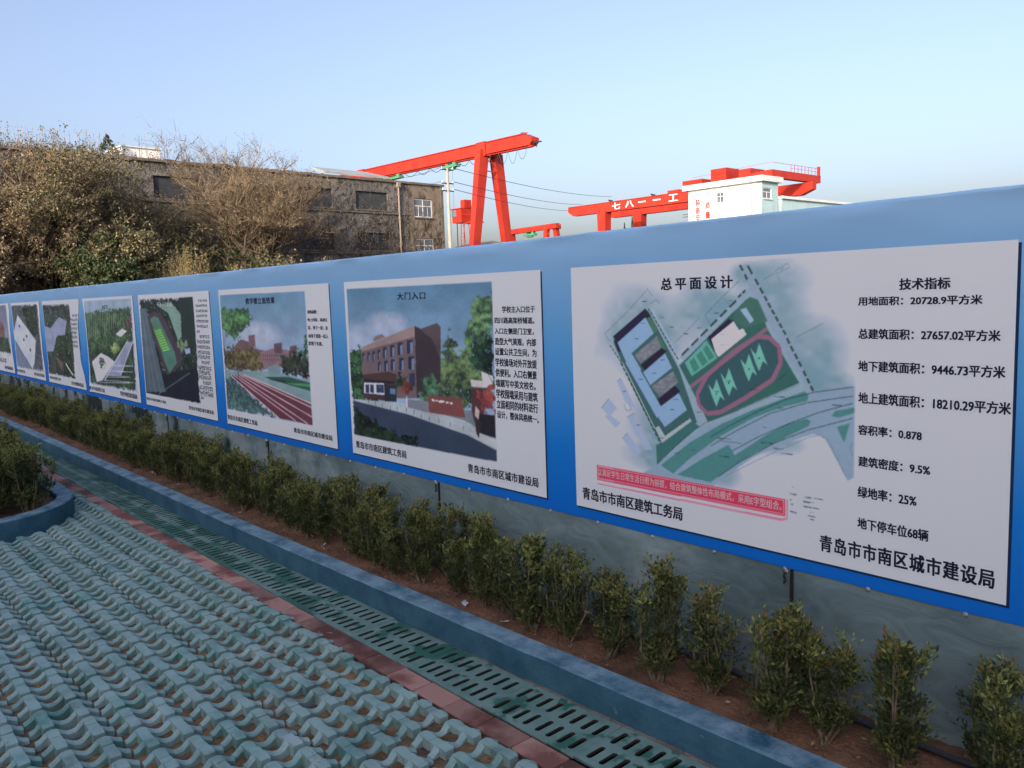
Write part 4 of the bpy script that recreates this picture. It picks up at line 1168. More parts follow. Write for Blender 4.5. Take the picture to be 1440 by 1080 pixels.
BOARD_CLIP = {1: (30, 1322, 95, 1085), 2: (22, 1444, 122, 1056), 3: (18, 1470, 120, 1058), 4: (14, 1446, 116, 1058), 5: (22, 1745, 98, 1072), 6: (8, 1370, 110, 1050), 7: (22, 1700, 112, 1066), 8: (0, 1640, 200, 1080)}
BOARD_LABEL = {
 1: 'largest white board with the coloured site plan and a list of figures',
 2: 'white board showing a brown school building and its main gate',
 3: 'white board showing a red running track before school buildings',
 4: 'white board with an aerial view of a green sports field, narrow text column',
 5: 'white board with a view down on rows of trees and a paved square',
 6: 'white board with a dark aerial picture beside a short text column, third from the left',
 7: 'white board with a pale roof plan picture and no text column, second from the left',
 8: 'leftmost white board, cut by the left edge of the view'}
def board_wob(x, z): return wob(x, z)
_txt_cache = {}
def text_mesh(s, spacing, bold=.028):
    cu = bpy.data.curves.new('lettering', 'FONT'); cu.body = s; cu.size = 1.0; cu.resolution_u = 2; cu.offset = 0.0
    cu.space_character = 1.0+spacing*1.6
    ob = bpy.data.objects.new('tmp_text', cu); COL.objects.link(ob); bpy.context.view_layer.update()
    me = bpy.data.meshes.new_from_object(ob.evaluated_get(bpy.context.evaluated_depsgraph_get()))
    bpy.data.objects.remove(ob); bpy.data.curves.remove(cu)
    # heavier strokes: the same outlines laid over each other with small shifts
    n = len(me.vertices); co = np.empty(n*3); me.vertices.foreach_get('co', co); co = co.reshape(-1, 3)
    fs = [tuple(p.vertices) for p in me.polygons]; vs = []; ff = []; w = bold
    for q, (dx, dz) in enumerate(((-w, -w*.6), (w, -w*.6), (w, w*.6), (-w, w*.6)) if w else ((0, 0),)):
        o_ = np.array((dx, dz, q*.02)); vs += [tuple(v) for v in co+o_]; ff += [tuple(i+q*n for i in f) for f in fs]
    m2 = bpy.data.meshes.new('lettering'); m2.from_pydata(vs, [], ff); bpy.data.meshes.remove(me)
    return m2
def place_text(s, xa, za, xb, zb, colour, sp, parent, bx, y=-.0035, name='lettering', curve=True):
    me = text_mesh(s, sp, .012 if colour == 'pale_ink' else .034); n = len(me.vertices)
    co = np.empty(n*3); me.vertices.foreach_get('co', co); co = co.reshape(-1, 3)
    mn = co.min(0); mx = co.max(0)
    u = (co[:, 0]-mn[0])/(mx[0]-mn[0]); v = (co[:, 1]-mn[1])/(mx[1]-mn[1])
    X = (xa+(xb-xa)*u)/1000; Z = (za+(zb-za)*v)/1000
    out = np.stack([X, np.full(n, y)-co[:, 2]*.004, Z], 1)
    if curve:
        for i in range(n): out[i, 1] -= board_wob(bx+X[i], .605+Z[i])
    me.vertices.foreach_set('co', out.ravel()); me.materials.clear(); me.materials.append(M[colour]); me.update()
    o = bpy.data.objects.new(name, me); link(o, parent); return o
mk_rng = random.Random(11)
for k in range(1, 9):
    bx = BOARD_X[k]
    root = empty('display_board', (bx, YW, .605)); tag(root, BOARD_LABEL[k], 'display board', 'printed boards along the hoarding')
    nx, nz = BOARD_RES[k]
    img = paint(POSTER_ART[k], nx, nz, BOARD_CLIP[k], 100+k*7)
    # sheet front
    xs = np.linspace(0, 1.8, nx+1); zs = np.linspace(0, 1.1, nz+1)
    gx, gz = np.meshgrid(xs, zs)
    wy = np.array([[board_wob(bx+x, .605+z) for x in xs[::4]] for z in zs[::10]])
    wfull = np.array([np.interp(xs, xs[::4], row) for row in wy])
    wf = np.stack([np.interp(zs, zs[::10], wfull[:, i]) for i in range(nx+1)], 1)
    co = np.stack([gx, -.0028-wf, gz], -1).reshape(-1, 3)
    idx = np.arange((nx+1)*(nz+1)).reshape(nz+1, nx+1)
    f = np.stack([idx[:-1, :-1], idx[:-1, 1:], idx[1:, 1:], idx[1:, :-1]], -1).reshape(-1, 4)
    me = bpy.data.meshes.new('printed_sheet'); me.vertices.add(len(co)); me.vertices.foreach_set('co', co.ravel())
    me.loops.add(f.size); me.loops.foreach_set('vertex_index', f.ravel()); me.polygons.add(len(f))
    me.polygons.foreach_set('loop_start', np.arange(0, f.size, 4)); me.polygons.foreach_set('loop_total', np.full(len(f), 4))
    me.update(calc_edges=True); me.validate()
    at = me.color_attributes.new('print', 'FLOAT_COLOR', 'CORNER')
    cc = np.ones((len(f), 4, 4)); cc[..., :3] = np.clip(img.reshape(-1, 1, 3), 0, .85); at.data.foreach_set('color', cc.ravel().astype(np.float32))
    me.materials.append(M['print']); me.polygons.foreach_set('use_smooth', [True]*len(f))
    o = bpy.data.objects.new('printed_sheet', me); link(o, root)
    # printed drop edge: dark blue line right of and below the sheet
    dx = MB(); N_ = 24
    for i in range(N_):
        x0 = .006+1.8*i/N_; x1 = .006+1.8*(i+1)/N_
        dx.add([(x0, -.0014-board_wob(bx+x0, .6), -.008), (x1, -.0014-board_wob(bx+x1, .6), -.008), (x1, -.0014-board_wob(bx+x1, .6), .02), (x0, -.0014-board_wob(bx+x0, .6), .02)], [(0, 1, 2, 3)])
    for i in range(N_):
        z0 = -.008+1.1*i/N_; z1 = -.008+1.1*(i+1)/N_; w0 = board_wob(bx+1.8, .605+z0); w1 = board_wob(bx+1.8, .605+z1)
        dx.add([(1.79, -.0016-w0, z0), (1.8085, -.0016-w0, z0), (1.8085, -.0016-w1, z1), (1.79, -.0016-w1, z1)], [(0, 1, 2, 3)])
    dx.build('printed_edge', M['print_shadow'], root)
    for t_ in POSTER_TEXT.get(k, []):
        s, xa, za, xb, zb, colour, sp = t_
        place_text(s, xa, za, xb, zb, {'dark': 'ink', 'pale': 'pale_ink'}[colour], sp, root, bx)
    for xa, za, xb, zb, colour, n in POSTER_MARKS.get(k, []):
        mm = MB(); cw = (xb-xa)/n/1000; h = (zb-za)/1000; r = mk_rng
        for i in range(n):
            x0 = xa/1000+cw*i+cw*.1; w = cw*.8; y = -.0035-board_wob(bx+x0, .605+za/1000)
            for q in range(3):
                z = za/1000+h*(.05+.9*r.random()); mm.add([(x0, y, z), (x0+w, y, z), (x0+w, y, z+h*.13), (x0, y, z+h*.13)], [(0,1,2,3)])
            for q in range(2):
                x = x0+w*r.uniform(.05, .8); mm.add([(x, y-.0003, za/1000), (x+w*.17, y-.0003, za/1000), (x+w*.17, y-.0003, zb/1000), (x, y-.0003, zb/1000)], [(0,1,2,3)])
        mm.build('lettering', M['ink' if colour == 'dark' else 'white_ink'], root)

# ================================================================== BED PLANTING
def leaf_quad(p, d, s, r, w=.42):
    d = d.normalized(); u = d.cross(Vector((r.uniform(-1, 1), r.uniform(-1, 1), r.uniform(-1, 1)))).normalized()
    n = u.cross(d); m = p+d*s*.5
    return [p, m+u*s*w*.5+n*s*.06, p+d*s, m-u*s*w*.5+n*s*.06]
def shrub_meshes(seed, h=.42, rad=.11, nst=6, nleaf=1500, ls=.017, fat=1.0):
    r = random.Random(seed); st = MB(); lv = []; lf = []; tones = []
    tips = []
    for k in range(nst):
        a = r.uniform(0, 2*math.pi); rr = rad*r.uniform(.2, .95); b = Vector((r.gauss(0, .012), r.gauss(0, .012), -.02))
        top = Vector((rr*math.cos(a), rr*math.sin(a), h*r.uniform(.72, 1.02)))
        mid = b.lerp(top, .45)+Vector((math.cos(a), math.sin(a), 0))*rad*r.uniform(.15, .5)
        pts = [b, b.lerp(mid, .5)+Vector((r.gauss(0, .006), r.gauss(0, .006), 0)), mid, mid.lerp(top, .55)+Vector((r.gauss(0, .01), r.gauss(0, .01), 0)), top]
        st.tube(pts, [.0048, .004, .0032, .0022, .001], 5)
        for q in range(20):
            t = r.uniform(.14, .98); seg = t*4; i = min(3, int(seg)); p = pts[i].lerp(pts[i+1], seg-i)
            aa = r.uniform(0, 2*math.pi); ln = r.uniform(.03, .085)*(1.15-.5*t)
            d = Vector((math.cos(aa), math.sin(aa), r.uniform(.5, 1.5))).normalized(); e = p+d*ln
            if q % 3 == 0: st.tube([p, e], [.0016, .0008], 3, cap=False)
            tips.append((p, e, t))
        tips.append((pts[3], top, 1.0))
    per = max(4, nleaf//len(tips))
    for p, e, t in tips:
        tw = r.random()
        for q in range(per):
            c = p.lerp(e, r.uniform(.1, 1.05))+Vector((r.gauss(0, .009), r.gauss(0, .009), r.gauss(0, .009)))
            d = (e-p).normalized()+Vector((r.uniform(-1, 1), r.uniform(-1, 1), r.uniform(-.4, .9)))
            s = ls*r.uniform(.6, 1.15); b = len(lv); lv += leaf_quad(c, d, s, r); lf += [(b, b+1, b+2), (b, b+2, b+3)]
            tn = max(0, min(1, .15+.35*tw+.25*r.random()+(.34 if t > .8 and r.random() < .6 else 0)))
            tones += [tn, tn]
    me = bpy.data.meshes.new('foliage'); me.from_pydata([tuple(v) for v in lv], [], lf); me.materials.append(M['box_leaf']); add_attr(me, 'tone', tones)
    return st.mesh('stems', M['stem']), me
SH = [shrub_meshes(40+s, h=.37+.012*(s % 5), rad=.082+.014*(s % 4), nst=6+s % 3, nleaf=3400, ls=.0205) for s in range(9)]
BOARD_NAME = {1: 'the site-plan board', 2: 'the school-gate board', 3: 'the running-track board', 4: 'the sports-field board', 5: 'the tree-square board', 6: 'the dark-aerial board', 7: 'the roof-plan board', 8: 'the leftmost board'}
ORD = ['first', 'second', 'third', 'fourth', 'fifth', 'sixth', 'seventh', 'eighth', 'ninth', 'tenth', 'eleventh', 'twelfth', 'thirteenth', 'fourteenth', 'fifteenth', 'sixteenth', 'seventeenth', 'eighteenth', 'nineteenth', 'twentieth']
def place_shrub(kind, x, y, z, rz, s, label, group, sz=None):
    if kind >= 0 and x > -2.9 and y < 2.5: s *= 1.12; sz = (sz or s)*1.04
    root = empty('shrub', (x, y, z), rz); root.scale = (s, s, sz or s)
    st, fo = SH[kind]
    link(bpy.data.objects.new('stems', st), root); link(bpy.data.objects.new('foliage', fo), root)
    tag(root, label, 'shrub', group)
plants = []
r = random.Random(21)
for x, y, s in ((-.70, 2.44, .98), (-1.02, 2.46, .98), (-1.25, 2.44, .94), (-1.42, 2.39, 1.02), (-1.70, 2.46, 1.0), (-1.90, 2.40, 1.05), (-2.17, 2.43, .92), (-2.41, 2.42, .97), (-2.60, 2.40, 1.1), (-2.78, 2.45, 1.05)):
    plants.append((x, y, s, 0))
x = -2.98
while x > -17.6:
    plants.append((x, 2.40+r.gauss(0, .025), r.uniform(.8, 1.08), 0)); x -= r.uniform(.17, .29)
x = -.80
while x > -17.6:
    plants.append((x, 2.57+r.gauss(0, .015), r.uniform(.78, 1.0) if x > -2.4 else r.uniform(.85, 1.1), 1)); x -= r.uniform(.5, .9) if x > -2.4 else r.uniform(.2, .33)
cnt = {}
for x, y, s, row in sorted(plants, key=lambda q: -q[0]):
    k = 1
    for b in range(1, 9):
        if x < BOARD_X[b]+1.9: k = b
    c_ = cnt.get((k, row), 0); cnt[(k, row)] = c_+1
    place_shrub(r.randrange(9), x, y, .09, r.uniform(0, 6.28), s,
        f"{ORD[min(c_, 19)]} small shrub from right, {'back' if row else 'front'} row, below {BOARD_NAME[k]}", 'shrubs planted along the hoarding', s*r.uniform(.88, 1.12))
# planter shrubs, taller and packed
pk = 0
for j in range(5):
    for i in range(12):
        x = PC.x+.30-.23*i+r.gauss(0, .03); y = PC.y-.48+.22*j+r.gauss(0, .025)
        if math.hypot(max(0, x-PC.x), y-PC.y) > .50: continue
        s = r.uniform(1.25, 1.45); c_ = i
        place_shrub(r.randrange(9), x, y, .09, r.uniform(0, 6.28), s, f"tall planter shrub, {ORD[i]} from its right end, {ORD[4-j]} row from the grates", 'tall shrubs packed in the planter', s*.98)
        pk += 1

# irrigation hose along the foot of the sheets
h = MB(); pts = []
for i in range(240):
    x = 0.8-.085*i; pts.append((x, 2.615+.02*math.sin(x*2.3)+.012*mnoise.noise(Vector((x*3, 0, 0))), .112+.006*mnoise.noise(Vector((x*2, 5, 0)))))
h.tube(pts, .011, 8); o = h.build('irrigation_hose', M['hose'], smooth=True); tag(o, 'dark irrigation hose lying on the soil at the foot of the hoarding', 'hose')
# scraps of litter
for i, (x, y, sc_, lab) in enumerate(((-3.05, 2.36, 1.2, 'crumpled blue and white wrapper on the soil under the shrubs near the gate board'), (-2.75, 2.35, .8, 'thin white plastic strip lying on the soil left of the site plan board'),
        (-5.6, 2.33, .8, 'white scrap on the bed soil below the running track board, nearest scrap to the kerb'), (-6.9, 2.36, .7, 'pale scrap on the bed soil between the running track and sports field boards'), (-4.45, 2.37, .7, 'small white scrap on the soil below the school gate board'), (-7.6, 2.38, .6, 'tiny white scrap below the sports field board'))):
    m = MB(); rr = random.Random(i); n = 5
    vs = [(.028*sc_*(a/n-.5)*(2 if i == 1 else 1), .02*sc_*(b/n-.5)*(.4 if i == 1 else 1), .012*sc_*rr.random()) for b in range(n+1) for a in range(n+1)]
    m.add(vs, [(b*(n+1)+a, b*(n+1)+a+1, (b+1)*(n+1)+a+1, (b+1)*(n+1)+a) for a in range(n) for b in range(n)])
    o = m.build('litter_scrap', M['litter'], loc=(x, y, .1)); o.rotation_euler = (.3, .2, i*1.3); tag(o, lab, 'litter')

# ================================================================== BACKGROUND BUILDINGS
def facade_frame(origin, dirx):
    e = empty('old_factory', origin, math.atan2(dirx[1], dirx[0])); return e
def wall_with_openings(s0, s1, z0, z1, ops, y=0.0, depth=.28):
    """front skin in the local xz plane (outside is -Y here), with reveals"""
    m = MB(); xs = sorted({s0, s1, *[o[0] for o in ops], *[o[1] for o in ops]}); zs = sorted({z0, z1, *[o[2] for o in ops], *[o[3] for o in ops]})
    for i in range(len(xs)-1):
        for j in range(len(zs)-1):
            cx = (xs[i]+xs[i+1])/2; cz = (zs[j]+zs[j+1])/2
            if any(o[0] < cx < o[1] and o[2] < cz < o[3] for o in ops): continue
            m.add([(xs[i], y, zs[j]), (xs[i+1], y, zs[j]), (xs[i+1], y, zs[j+1]), (xs[i], y, zs[j+1])], [(0,1,2,3)])
    for a, b, c, d in ops:
        m.add([(a,y,c),(b,y,c),(b,y,d),(a,y,d),(a,y+depth,c),(b,y+depth,c),(b,y+depth,d),(a,y+depth,d)], [(0,4,5,1),(1,5,6,2),(2,6,7,3),(3,7,4,0)])
    return m
FX = Matrix.Scale(-1, 4, Vector((0, 1, 0)))
old = facade_frame((-57.7, 44.0, 0), (0.05381412, -0.99855097)); tag(old, 'old weathered grey brown three storey factory building behind the trees, vines on its walls', 'building')
# local: +X runs left along the facade, outside is +Y, inside -Y
L0 = 62.0
win = [(1.17, 3.2, z, z+1.56) for z in (1.7, 4.93, 8.24)]
brd = []
for z, hgt in ((8.64, 1.44), (5.4, 1.42), (1.9, 1.45)):
    for k in range(9): brd.append((5.85+5.27*k, 8.97+5.27*k, z, z+hgt))
def flip(mb): mb.v = [(x, -y, z) for x, y, z in mb.v]; mb.f = [f[::-1] for f in mb.f]; return mb
flip(wall_with_openings(0, 3.75, 0, 10.95, win)).build('plastered_bay', M['render_beige'], old)
flip(wall_with_openings(3.75, L0, 0, 10.95, brd, y=.03)).build('wall', M['render_old'], old)
b = MB(); b.box((0.01, -14, 0), (L0, -.3, 10.9)); b.build('rear_walls', M['render_old'], old)
b = MB(); b.box((-.12, -14.2, 10.95), (L0+.2, .14, 11.12)); b.build('roof_edge', M['ledge'], old)
for z in (8.36, 5.12, 1.6):
    b = MB(); b.box((3.75, -.02, z), (L0, .09, z+.13)); b.build('floor_ledge', M['ledge'], old)
b = MB(); b.box((-.02, -.02, 0), (.28, .07, 10.94)); b.build('corner_strip', M['ledge'], old)
# parapet crumble : short irregular blocks standing on the roof edge
cr = random.Random(4)
for k in range(70):
    s = cr.uniform(3, 60); w = cr.uniform(.15, .9)
    b = MB(); b.box((s, -.3, 11.12), (s+w, .1, 11.12+cr.uniform(.03, .10)));
    if k < 34: b.build('coping_stone', M['ledge'], old)
def window(parent, x0, x1, z0, z1, y, framem, glassm, trans=True, yaw=None):
    """sash window facing +Y local: frame with transom and mullion, four panes"""
    f = MB(); w = .07; zt = z0+(z1-z0)*.62; xm = (x0+x1)/2
    for a, c in (((x0, z0), (x0+w, z1)), ((x1-w, z0), (x1, z1)), ((x0+w, z0), (x1-w, z0+w)), ((x0+w, z1-w), (x1-w, z1)), ((x0+w, zt-w/2), (x1-w, zt+w/2)), ((xm-w/2, z0+w), (xm+w/2, zt-w/2)), ((xm-w/2, zt+w/2), (xm+w/2, z1-w))):
        f.box((a[0], y-.05, a[1]), (c[0], y, c[1]))
    fo = f.build('window', framem, parent)
    for px0, px1 in ((x0+w, xm-w/2), (xm+w/2, x1-w)):
        for pz0, pz1 in ((z0+w, zt-w/2), (zt+w/2, z1-w)):
            g = MB(); g.box((px0, y-.035, pz0), (px1, y-.025, pz1)); g.build('pane', glassm, fo)
    return fo
for a, b_, c, d in win:
    window(old, a+.03, b_-.03, c+.03, d-.03, -.08, M['frame'], M['glass'])
    for sx in (.5, 1.5):
        q = MB(); q.box((a+sx-.02, -.1, c+.03), (a+sx+.02, -.075, c+.95)); q.build('glazing_bar', M['frame'], old)
    s = MB(); s.box((a-.08, 0, c-.09), (b_+.08, .12, c)); s.build('sill', M['ledge'], old)
for i, (a, b_, c, d) in enumerate(brd):
    fr = MB(); fr.box((a-.0, -.24, c), (b_, -.20, d)); w_ = fr.build('boarded_window', M['board'], old)
    if a < 20:
        n = 4
        for k in range(n+1):
            x = a+(b_-a)*k/n; g = MB(); g.box((min(x, b_-.04), -.198, c), (min(x, b_-.04)+.03, -.185, d)); g.build('batten', M['board'], w_)
        s = MB(); s.box((a-.1, .03, c-.1), (b_+.1, .13, c)); s.build('sill', M['ledge'], old)
pp = MB(); pp.tube([(4.85, .14, 0), (4.85, .14, 10.6), (4.85, .1, 10.9)], .07, 8); pp.box((4.7, .05, 10.6), (5.0, .28, 10.95))
for z in (2, 4, 6, 8, 10): pp.box((4.74, .03, z), (4.96, .22, z+.06))
pp.build('drain_pipe', M['pipe'], old)
# metal shed roof standing on the roof
sh = empty('roof_shed', (-57.7, 44.0, 11.12), old.rotation_euler.z); tag(sh, 'low pale metal shed on the old factory roof beside the red crane girder', 'roof shed')
q = MB(); q.add([(3.4,-3,.62),(9.8,-3,.62),(8.8,-6.5,1.5),(3.4,-6.5,1.5),(3.4,-3,.78),(9.8,-3,.78),(8.8,-6.5,1.66),(3.4,-6.5,1.66)], [(0,1,2,3),(7,6,5,4),(0,4,5,1),(1,5,6,2),(2,6,7,3),(3,7,4,0)]); q.build('roof', M['shed'], sh)
q = MB(); q.box((3.8, -6.3, 0), (8.6, -3.3, .6)); q.build('wall', M['shed'], sh)
rb = empty('roof_box', (-57.7, 44.0, 11.12), old.rotation_euler.z); tag(rb, 'small cream white box room on the roof above the brown trees', 'roof box')
q = MB(); q.box((22.9, -6.0, 0), (25.4, -3.2, 1.2)); q.build('wall', M['white_wall'], rb)
q = MB(); q.box((22.8, -6.1, 1.2), (25.5, -3.1, 1.3)); q.build('roof', M['roof_trim'], rb)

# ---------------- white tower of the workshop
wt = empty('workshop_tower', (0, 0, 0)); tag(wt, 'white tower block with teal side wall, small windows and red vertical characters', 'building')
op1 = [(-60.75, -59.65, 11.98, 13.28)]
m = wall_with_openings(-64.95, -54.35, 0, 13.95, op1, y=89.5, depth=.2); m.build('white_wall', M['white_wall'], wt)
# teal wall facing +x with an opening
m = wall_with_openings(89.5, 93.2, 0, 13.95, [(89.85, 91.75, 11.95, 13.2)], y=0, depth=.2)
m.v = [(-54.35-y, x, z) for x, y, z in m.v]; m.build('teal_wall', M['teal_wall'], wt)
b = MB(); b.box((-64.95, 89.75, 0), (-54.6, 93.2, 13.9)); b.build('rear_walls', M['white_wall'], wt)
b = MB(); b.box((-65.55, 88.95, 13.95), (-53.9, 93.7, 14.62)); b.build('roof_slab', M['roof_trim'], wt)
f = window(wt, -60.75, -59.65, 11.98, 13.28, 89.65, M['frame'], M['glass'])
f2 = MB(); w = .08
y0, y1, z0, z1 = 89.85, 91.75, 11.95, 13.2; zt = z0+.8; ym = (y0+y1)/2
for a, c in (((y0, z0), (y0+w, z1)), ((y1-w, z0), (y1, z1)), ((y0+w, z0), (y1-w, z0+w)), ((y0+w, z1-w), (y1-w, z1)), ((y0+w, zt-w/2), (y1-w, zt+w/2)), ((ym-w/2, z0+w), (ym+w/2, zt-w/2))):
    f2.box((-54.5, a[0], a[1]), (-54.44, c[0], c[1]))
f2 = f2.build('window', M['frame'], wt)
for a, c in (((y0+w, z0+w), (ym-w/2, zt-w/2)), ((ym+w/2, z0+w), (y1-w, zt-w/2)), ((y0+w, zt+w/2), (y1-w, z1-w))):
    g = MB(); g.box((-54.49, a[0], a[1]), (-54.47, c[0], c[1])); g.build('pane', M['glass'], f2)
b = MB(); b.box((-54.35, 89.75, 11.83), (-54.2, 91.85, 11.93)); b.build('sill', M['roof_trim'], wt)
pp = MB(); pp.tube([(-55.65, 89.4, 0), (-55.65, 89.4, 13.1)], .05, 6); pp.build('drain_pipe', M['pipe'], wt)
b = MB(); b.box((-66.0, 89.6, 11.0), (-64.95, 89.7, 11.06)); b.box((-66.0, 89.6, 10.7), (-64.95, 89.7, 10.76)); b.build('wire_bracket', M['cable'], wt)
M['red_paint'] = mat('sign_red', (0.5, 0.03, 0.02), rough=.6)
for ch, xc, zc in (('装', -63.5, 12.35), ('备', -63.5, 11.35), ('至', -63.5, 10.35), ('上', -63.5, 9.35), ('质', -62.0, 11.85), ('量', -62.0, 10.65), ('第', -62.0, 9.5)):
    if ch in '上第': continue
    me = text_mesh(ch, 0); n = len(me.vertices); co = np.empty(n*3); me.vertices.foreach_get('co', co); co = co.reshape(-1, 3)
    mn, mx = co.min(0), co.max(0); u = (co[:, 0]-mn[0])/(mx[0]-mn[0])-.5; v = (co[:, 1]-mn[1])/(mx[1]-mn[1])-.5
    out = np.stack([xc+u*.78, 89.47-co[:, 2]*.4, zc+v*.85], 1); me.vertices.foreach_set('co', out.ravel()); me.materials.clear(); me.materials.append(M['red_paint']); me.update()
    link(bpy.data.objects.new('lettering', me), wt)
# ---------------- teal workshop hall
hall = empty('workshop_hall', (0, 0, 0)); tag(hall, 'long low pale teal workshop hall to the right of the white tower', 'building')
b = MB(); b.box((-64.9, 93.9, 0), (-54.3, 134, 12.1)); b.build('wall', M['teal_wall'], hall)
b = MB(); b.box((-65.0, 93.75, 12.1), (-54.0, 134.3, 12.42)); b.build('roof_edge', M['roof_trim'], hall)
b = MB(); b.tube([(-58, 113.7, 12.42), (-58, 113.7, 12.9)], .2, 10); b.tube([(-58, 113.7, 12.9), (-58, 113.7, 13.2)], [.42, .1], 10); b.build('roof_vent', M['ledge'], hall)
b = MB(); b.box((-54.28, 102.8, 10.3), (-54.0, 103.1, 10.75)); b.build('wall_lamp', M['frame'], hall)

# ---------------- gantry crane, near
def gantry(name, label, parts):
    e = empty(name); tag(e, label, 'gantry crane'); return e
g1 = gantry('gantry_crane', 'tall red single girder gantry crane with splayed legs behind the old factory', None)
gy = lambda x: 60.1+(x+63.3)*.047
# girder box with chamfered end
m = MB(); a = .55
def girder(m, x0, x1, yf, z0, z1, hw, chamfer=1.3, cut=.55):
    y0 = yf(x0); y1 = yf(x1)
    A_ = [(x0, z0), (x1-chamfer*0, z0)]
    prof = [(x0, z0), (x1-.35, z0), (x1, z0+.35), (x1, z1-cut), (x1-chamfer, z1), (x0, z1)]
    vs = []
    for s in (-1, 1):
        for x, z in prof: vs.append((x, yf(x)+s*hw, z))
    n = len(prof); fs = [tuple(range(n)), tuple(range(n, 2*n))[::-1]]
    for i in range(n): j = (i+1) % n; fs.append((i, i+n, j+n, j)[::-1])
    m.add(vs, fs)
girder(m, -98.6, -62.7, gy, 16.75, 18.05, a); m.build('girder', M['red'], g1)
m = MB(); m.beam((-98.5, gy(-98.5)-.2, 16.65), (-62.9, gy(-62.9)-.2, 16.65), .5, .16); m.build('rail_beam', M['red'], g1)
m = MB()
for z in (16.78, 18.0):
    m.beam((-98.4, gy(-98.4)-.6, z), (-63.2, gy(-63.2)-.6, z), .1, .1)
m.build('flange', M['red'], g1)
for k in range(12):
    x = -97+2.9*k; m = MB(); m.box((x, gy(x)-.575, 16.85), (x+.06, gy(x)-.5, 17.95)); m.build('stiffener', M['red'], g1)
for x in (-93.4, -70.3):
    m = MB(); y = gy(x); m.box((x-.75, y-.72, 16.6), (x+.75, y+.72, 18.12)); m.build('leg_head', M['red'], g1)
    m = MB(); m.beam((x, y-.45, 17.2), (x, y-3.1, 0), .95, 1.25, w2=.7, h2=.8, up=(0, 1, 0)); m.build('leg', M['red'], g1)
    m = MB(); m.beam((x, y+1.5, 16.9), (x, y+3.6, 0), .95, 1.2, w2=.7, h2=.85, up=(0, 1, 0)); m.build('leg', M['red'], g1)
    m = MB(); m.beam((x, y-.2, 16.95), (x, y+1.9, 16.75), .8, .6); m.build('cross_head', M['red'], g1)
    m = MB(); m.beam((x, y-4, .35), (x, y+4.5, .35), .7, .6); m.build('sill_beam', M['red'], g1)
    for z in (15.0,):
        m = MB(); m.beam((x+.4, y-.9, z), (x+.4, y+1.7, z), .12, .12); m.beam((x+.4, y-.6, z+1.6), (x+.4, y+1.7, z), .08, .08); m.build('brace', M['red'], g1)
# operator cab and its ladder
m = MB(); m.box((-74.7, 58.2, 9.7), (-73.0, 59.9, 11.2)); m.build('cab', M['red'], g1)
m = MB(); m.box((-74.85, 58.1, 11.2), (-73.0, 60.0, 11.3)); m.box((-73.6, 58.6, 11.3), (-72.9, 59.6, 12.2)); m.build('cab_roof', M['red'], g1)
m = MB(); m.box((-74.73, 58.15, 10.4), (-73.9, 58.18, 11.1)); m.box((-74.76, 58.2, 10.4), (-74.72, 59.8, 11.1)); m.build('cab_glass', M['glass'], g1)
m = MB(); m.box((-73.0, 58.4, 9.5), (-70.8, 59.6, 9.62)); m.beam((-73, 58.4, 10.5), (-70.9, 58.4, 10.5), .05, .05); m.build('cab_platform', M['red'], g1)
m = MB()
for s in (0, .55): m.beam((-74.2+s, 58.6, 0), (-73.6+s, 58.6, 9.6), .06, .06)
for k in range(24): z = .3+.39*k; xx = -74.2+.6*z/9.6; m.beam((xx, 58.6, z), (xx+.55, 58.6, z), .04, .04)
for s in (0, .9): m.beam((-73.6+s, 59.2, 6.2+.2*s), (-73.9+s, 59.2, 9.6), .05, .05)
m.build('ladder', M['red'], g1)
# hoist trolleys
def trolley(x0, x1, par, y, z, hook=True):
    m = MB(); m.box((x0, y-.35, z-.42), (x1, y+.35, z-.12)); m.box((x0+.3, y-.25, z-.12), (x0+.7, y+.25, z+.22)); m.box((x1-.8, y-.25, z-.12), (x1-.3, y+.25, z+.2))
    m.tube([((x0+x1)/2-.6, y, z-.55), ((x0+x1)/2+.6, y, z-.55)], .2, 8)
    o = m.build('hoist', M['green_paint'], par)
    m = MB(); m.box((x0+.9, y-.3, z-.12), (x0+1.4, y+.3, z+.15)); m.build('hoist_motor', M['cable'], par)
    return o
trolley(-91.2, -85.2, g1, 58.8, 16.55); trolley(-77.0, -74.6, g1, 59.3, 16.55)
m = MB(); m.tube([(-75.7, 59.3, 16), (-75.7, 59.3, 11.5)], .02, 4); m.tube([(-76.1, 60, 7.0), (-76.1, 60, 11.5)], .06, 5); m.build('hoist_rope', M['cable'], g1)
def loops(xa, xb, n, y, z, drop, par, rr=.035):
    m = MB()
    for k in range(n):
        x0 = xa+(xb-xa)*k/n; x1 = xa+(xb-xa)*(k+1)/n; pts = []
        for i in range(9): t = i/8; pts.append((x0+(x1-x0)*t, y, z-drop*(1-(2*t-1)**2)*(.8+.3*((k*37) % 5)/5)))
        m.tube(pts, rr, 4, cap=False)
    m.build('festoon_cable', M['cable'], par)
loops(-69.2, -63.2, 4, 59.4, 16.6, 1.35, g1, .025); loops(-74.5, -70.9, 2, 59.4, 16.6, .7, g1); loops(-85, -77.2, 3, 59.2, 16.6, .6, g1)
m = MB(); m.box((-62.8, 59.9, 16.9), (-61.7, 60.1, 17.0)); m.tube([(-62.4, 60, 16.5), (-62.4, 60, 17.2)], .06, 5); m.build('end_stop', M['cable'], g1)
m = MB(); m.tube([(-64.3, 60, 18.05), (-64.3, 60, 18.22)], .3, 8); m.build('end_lamp', M['cable'], g1)

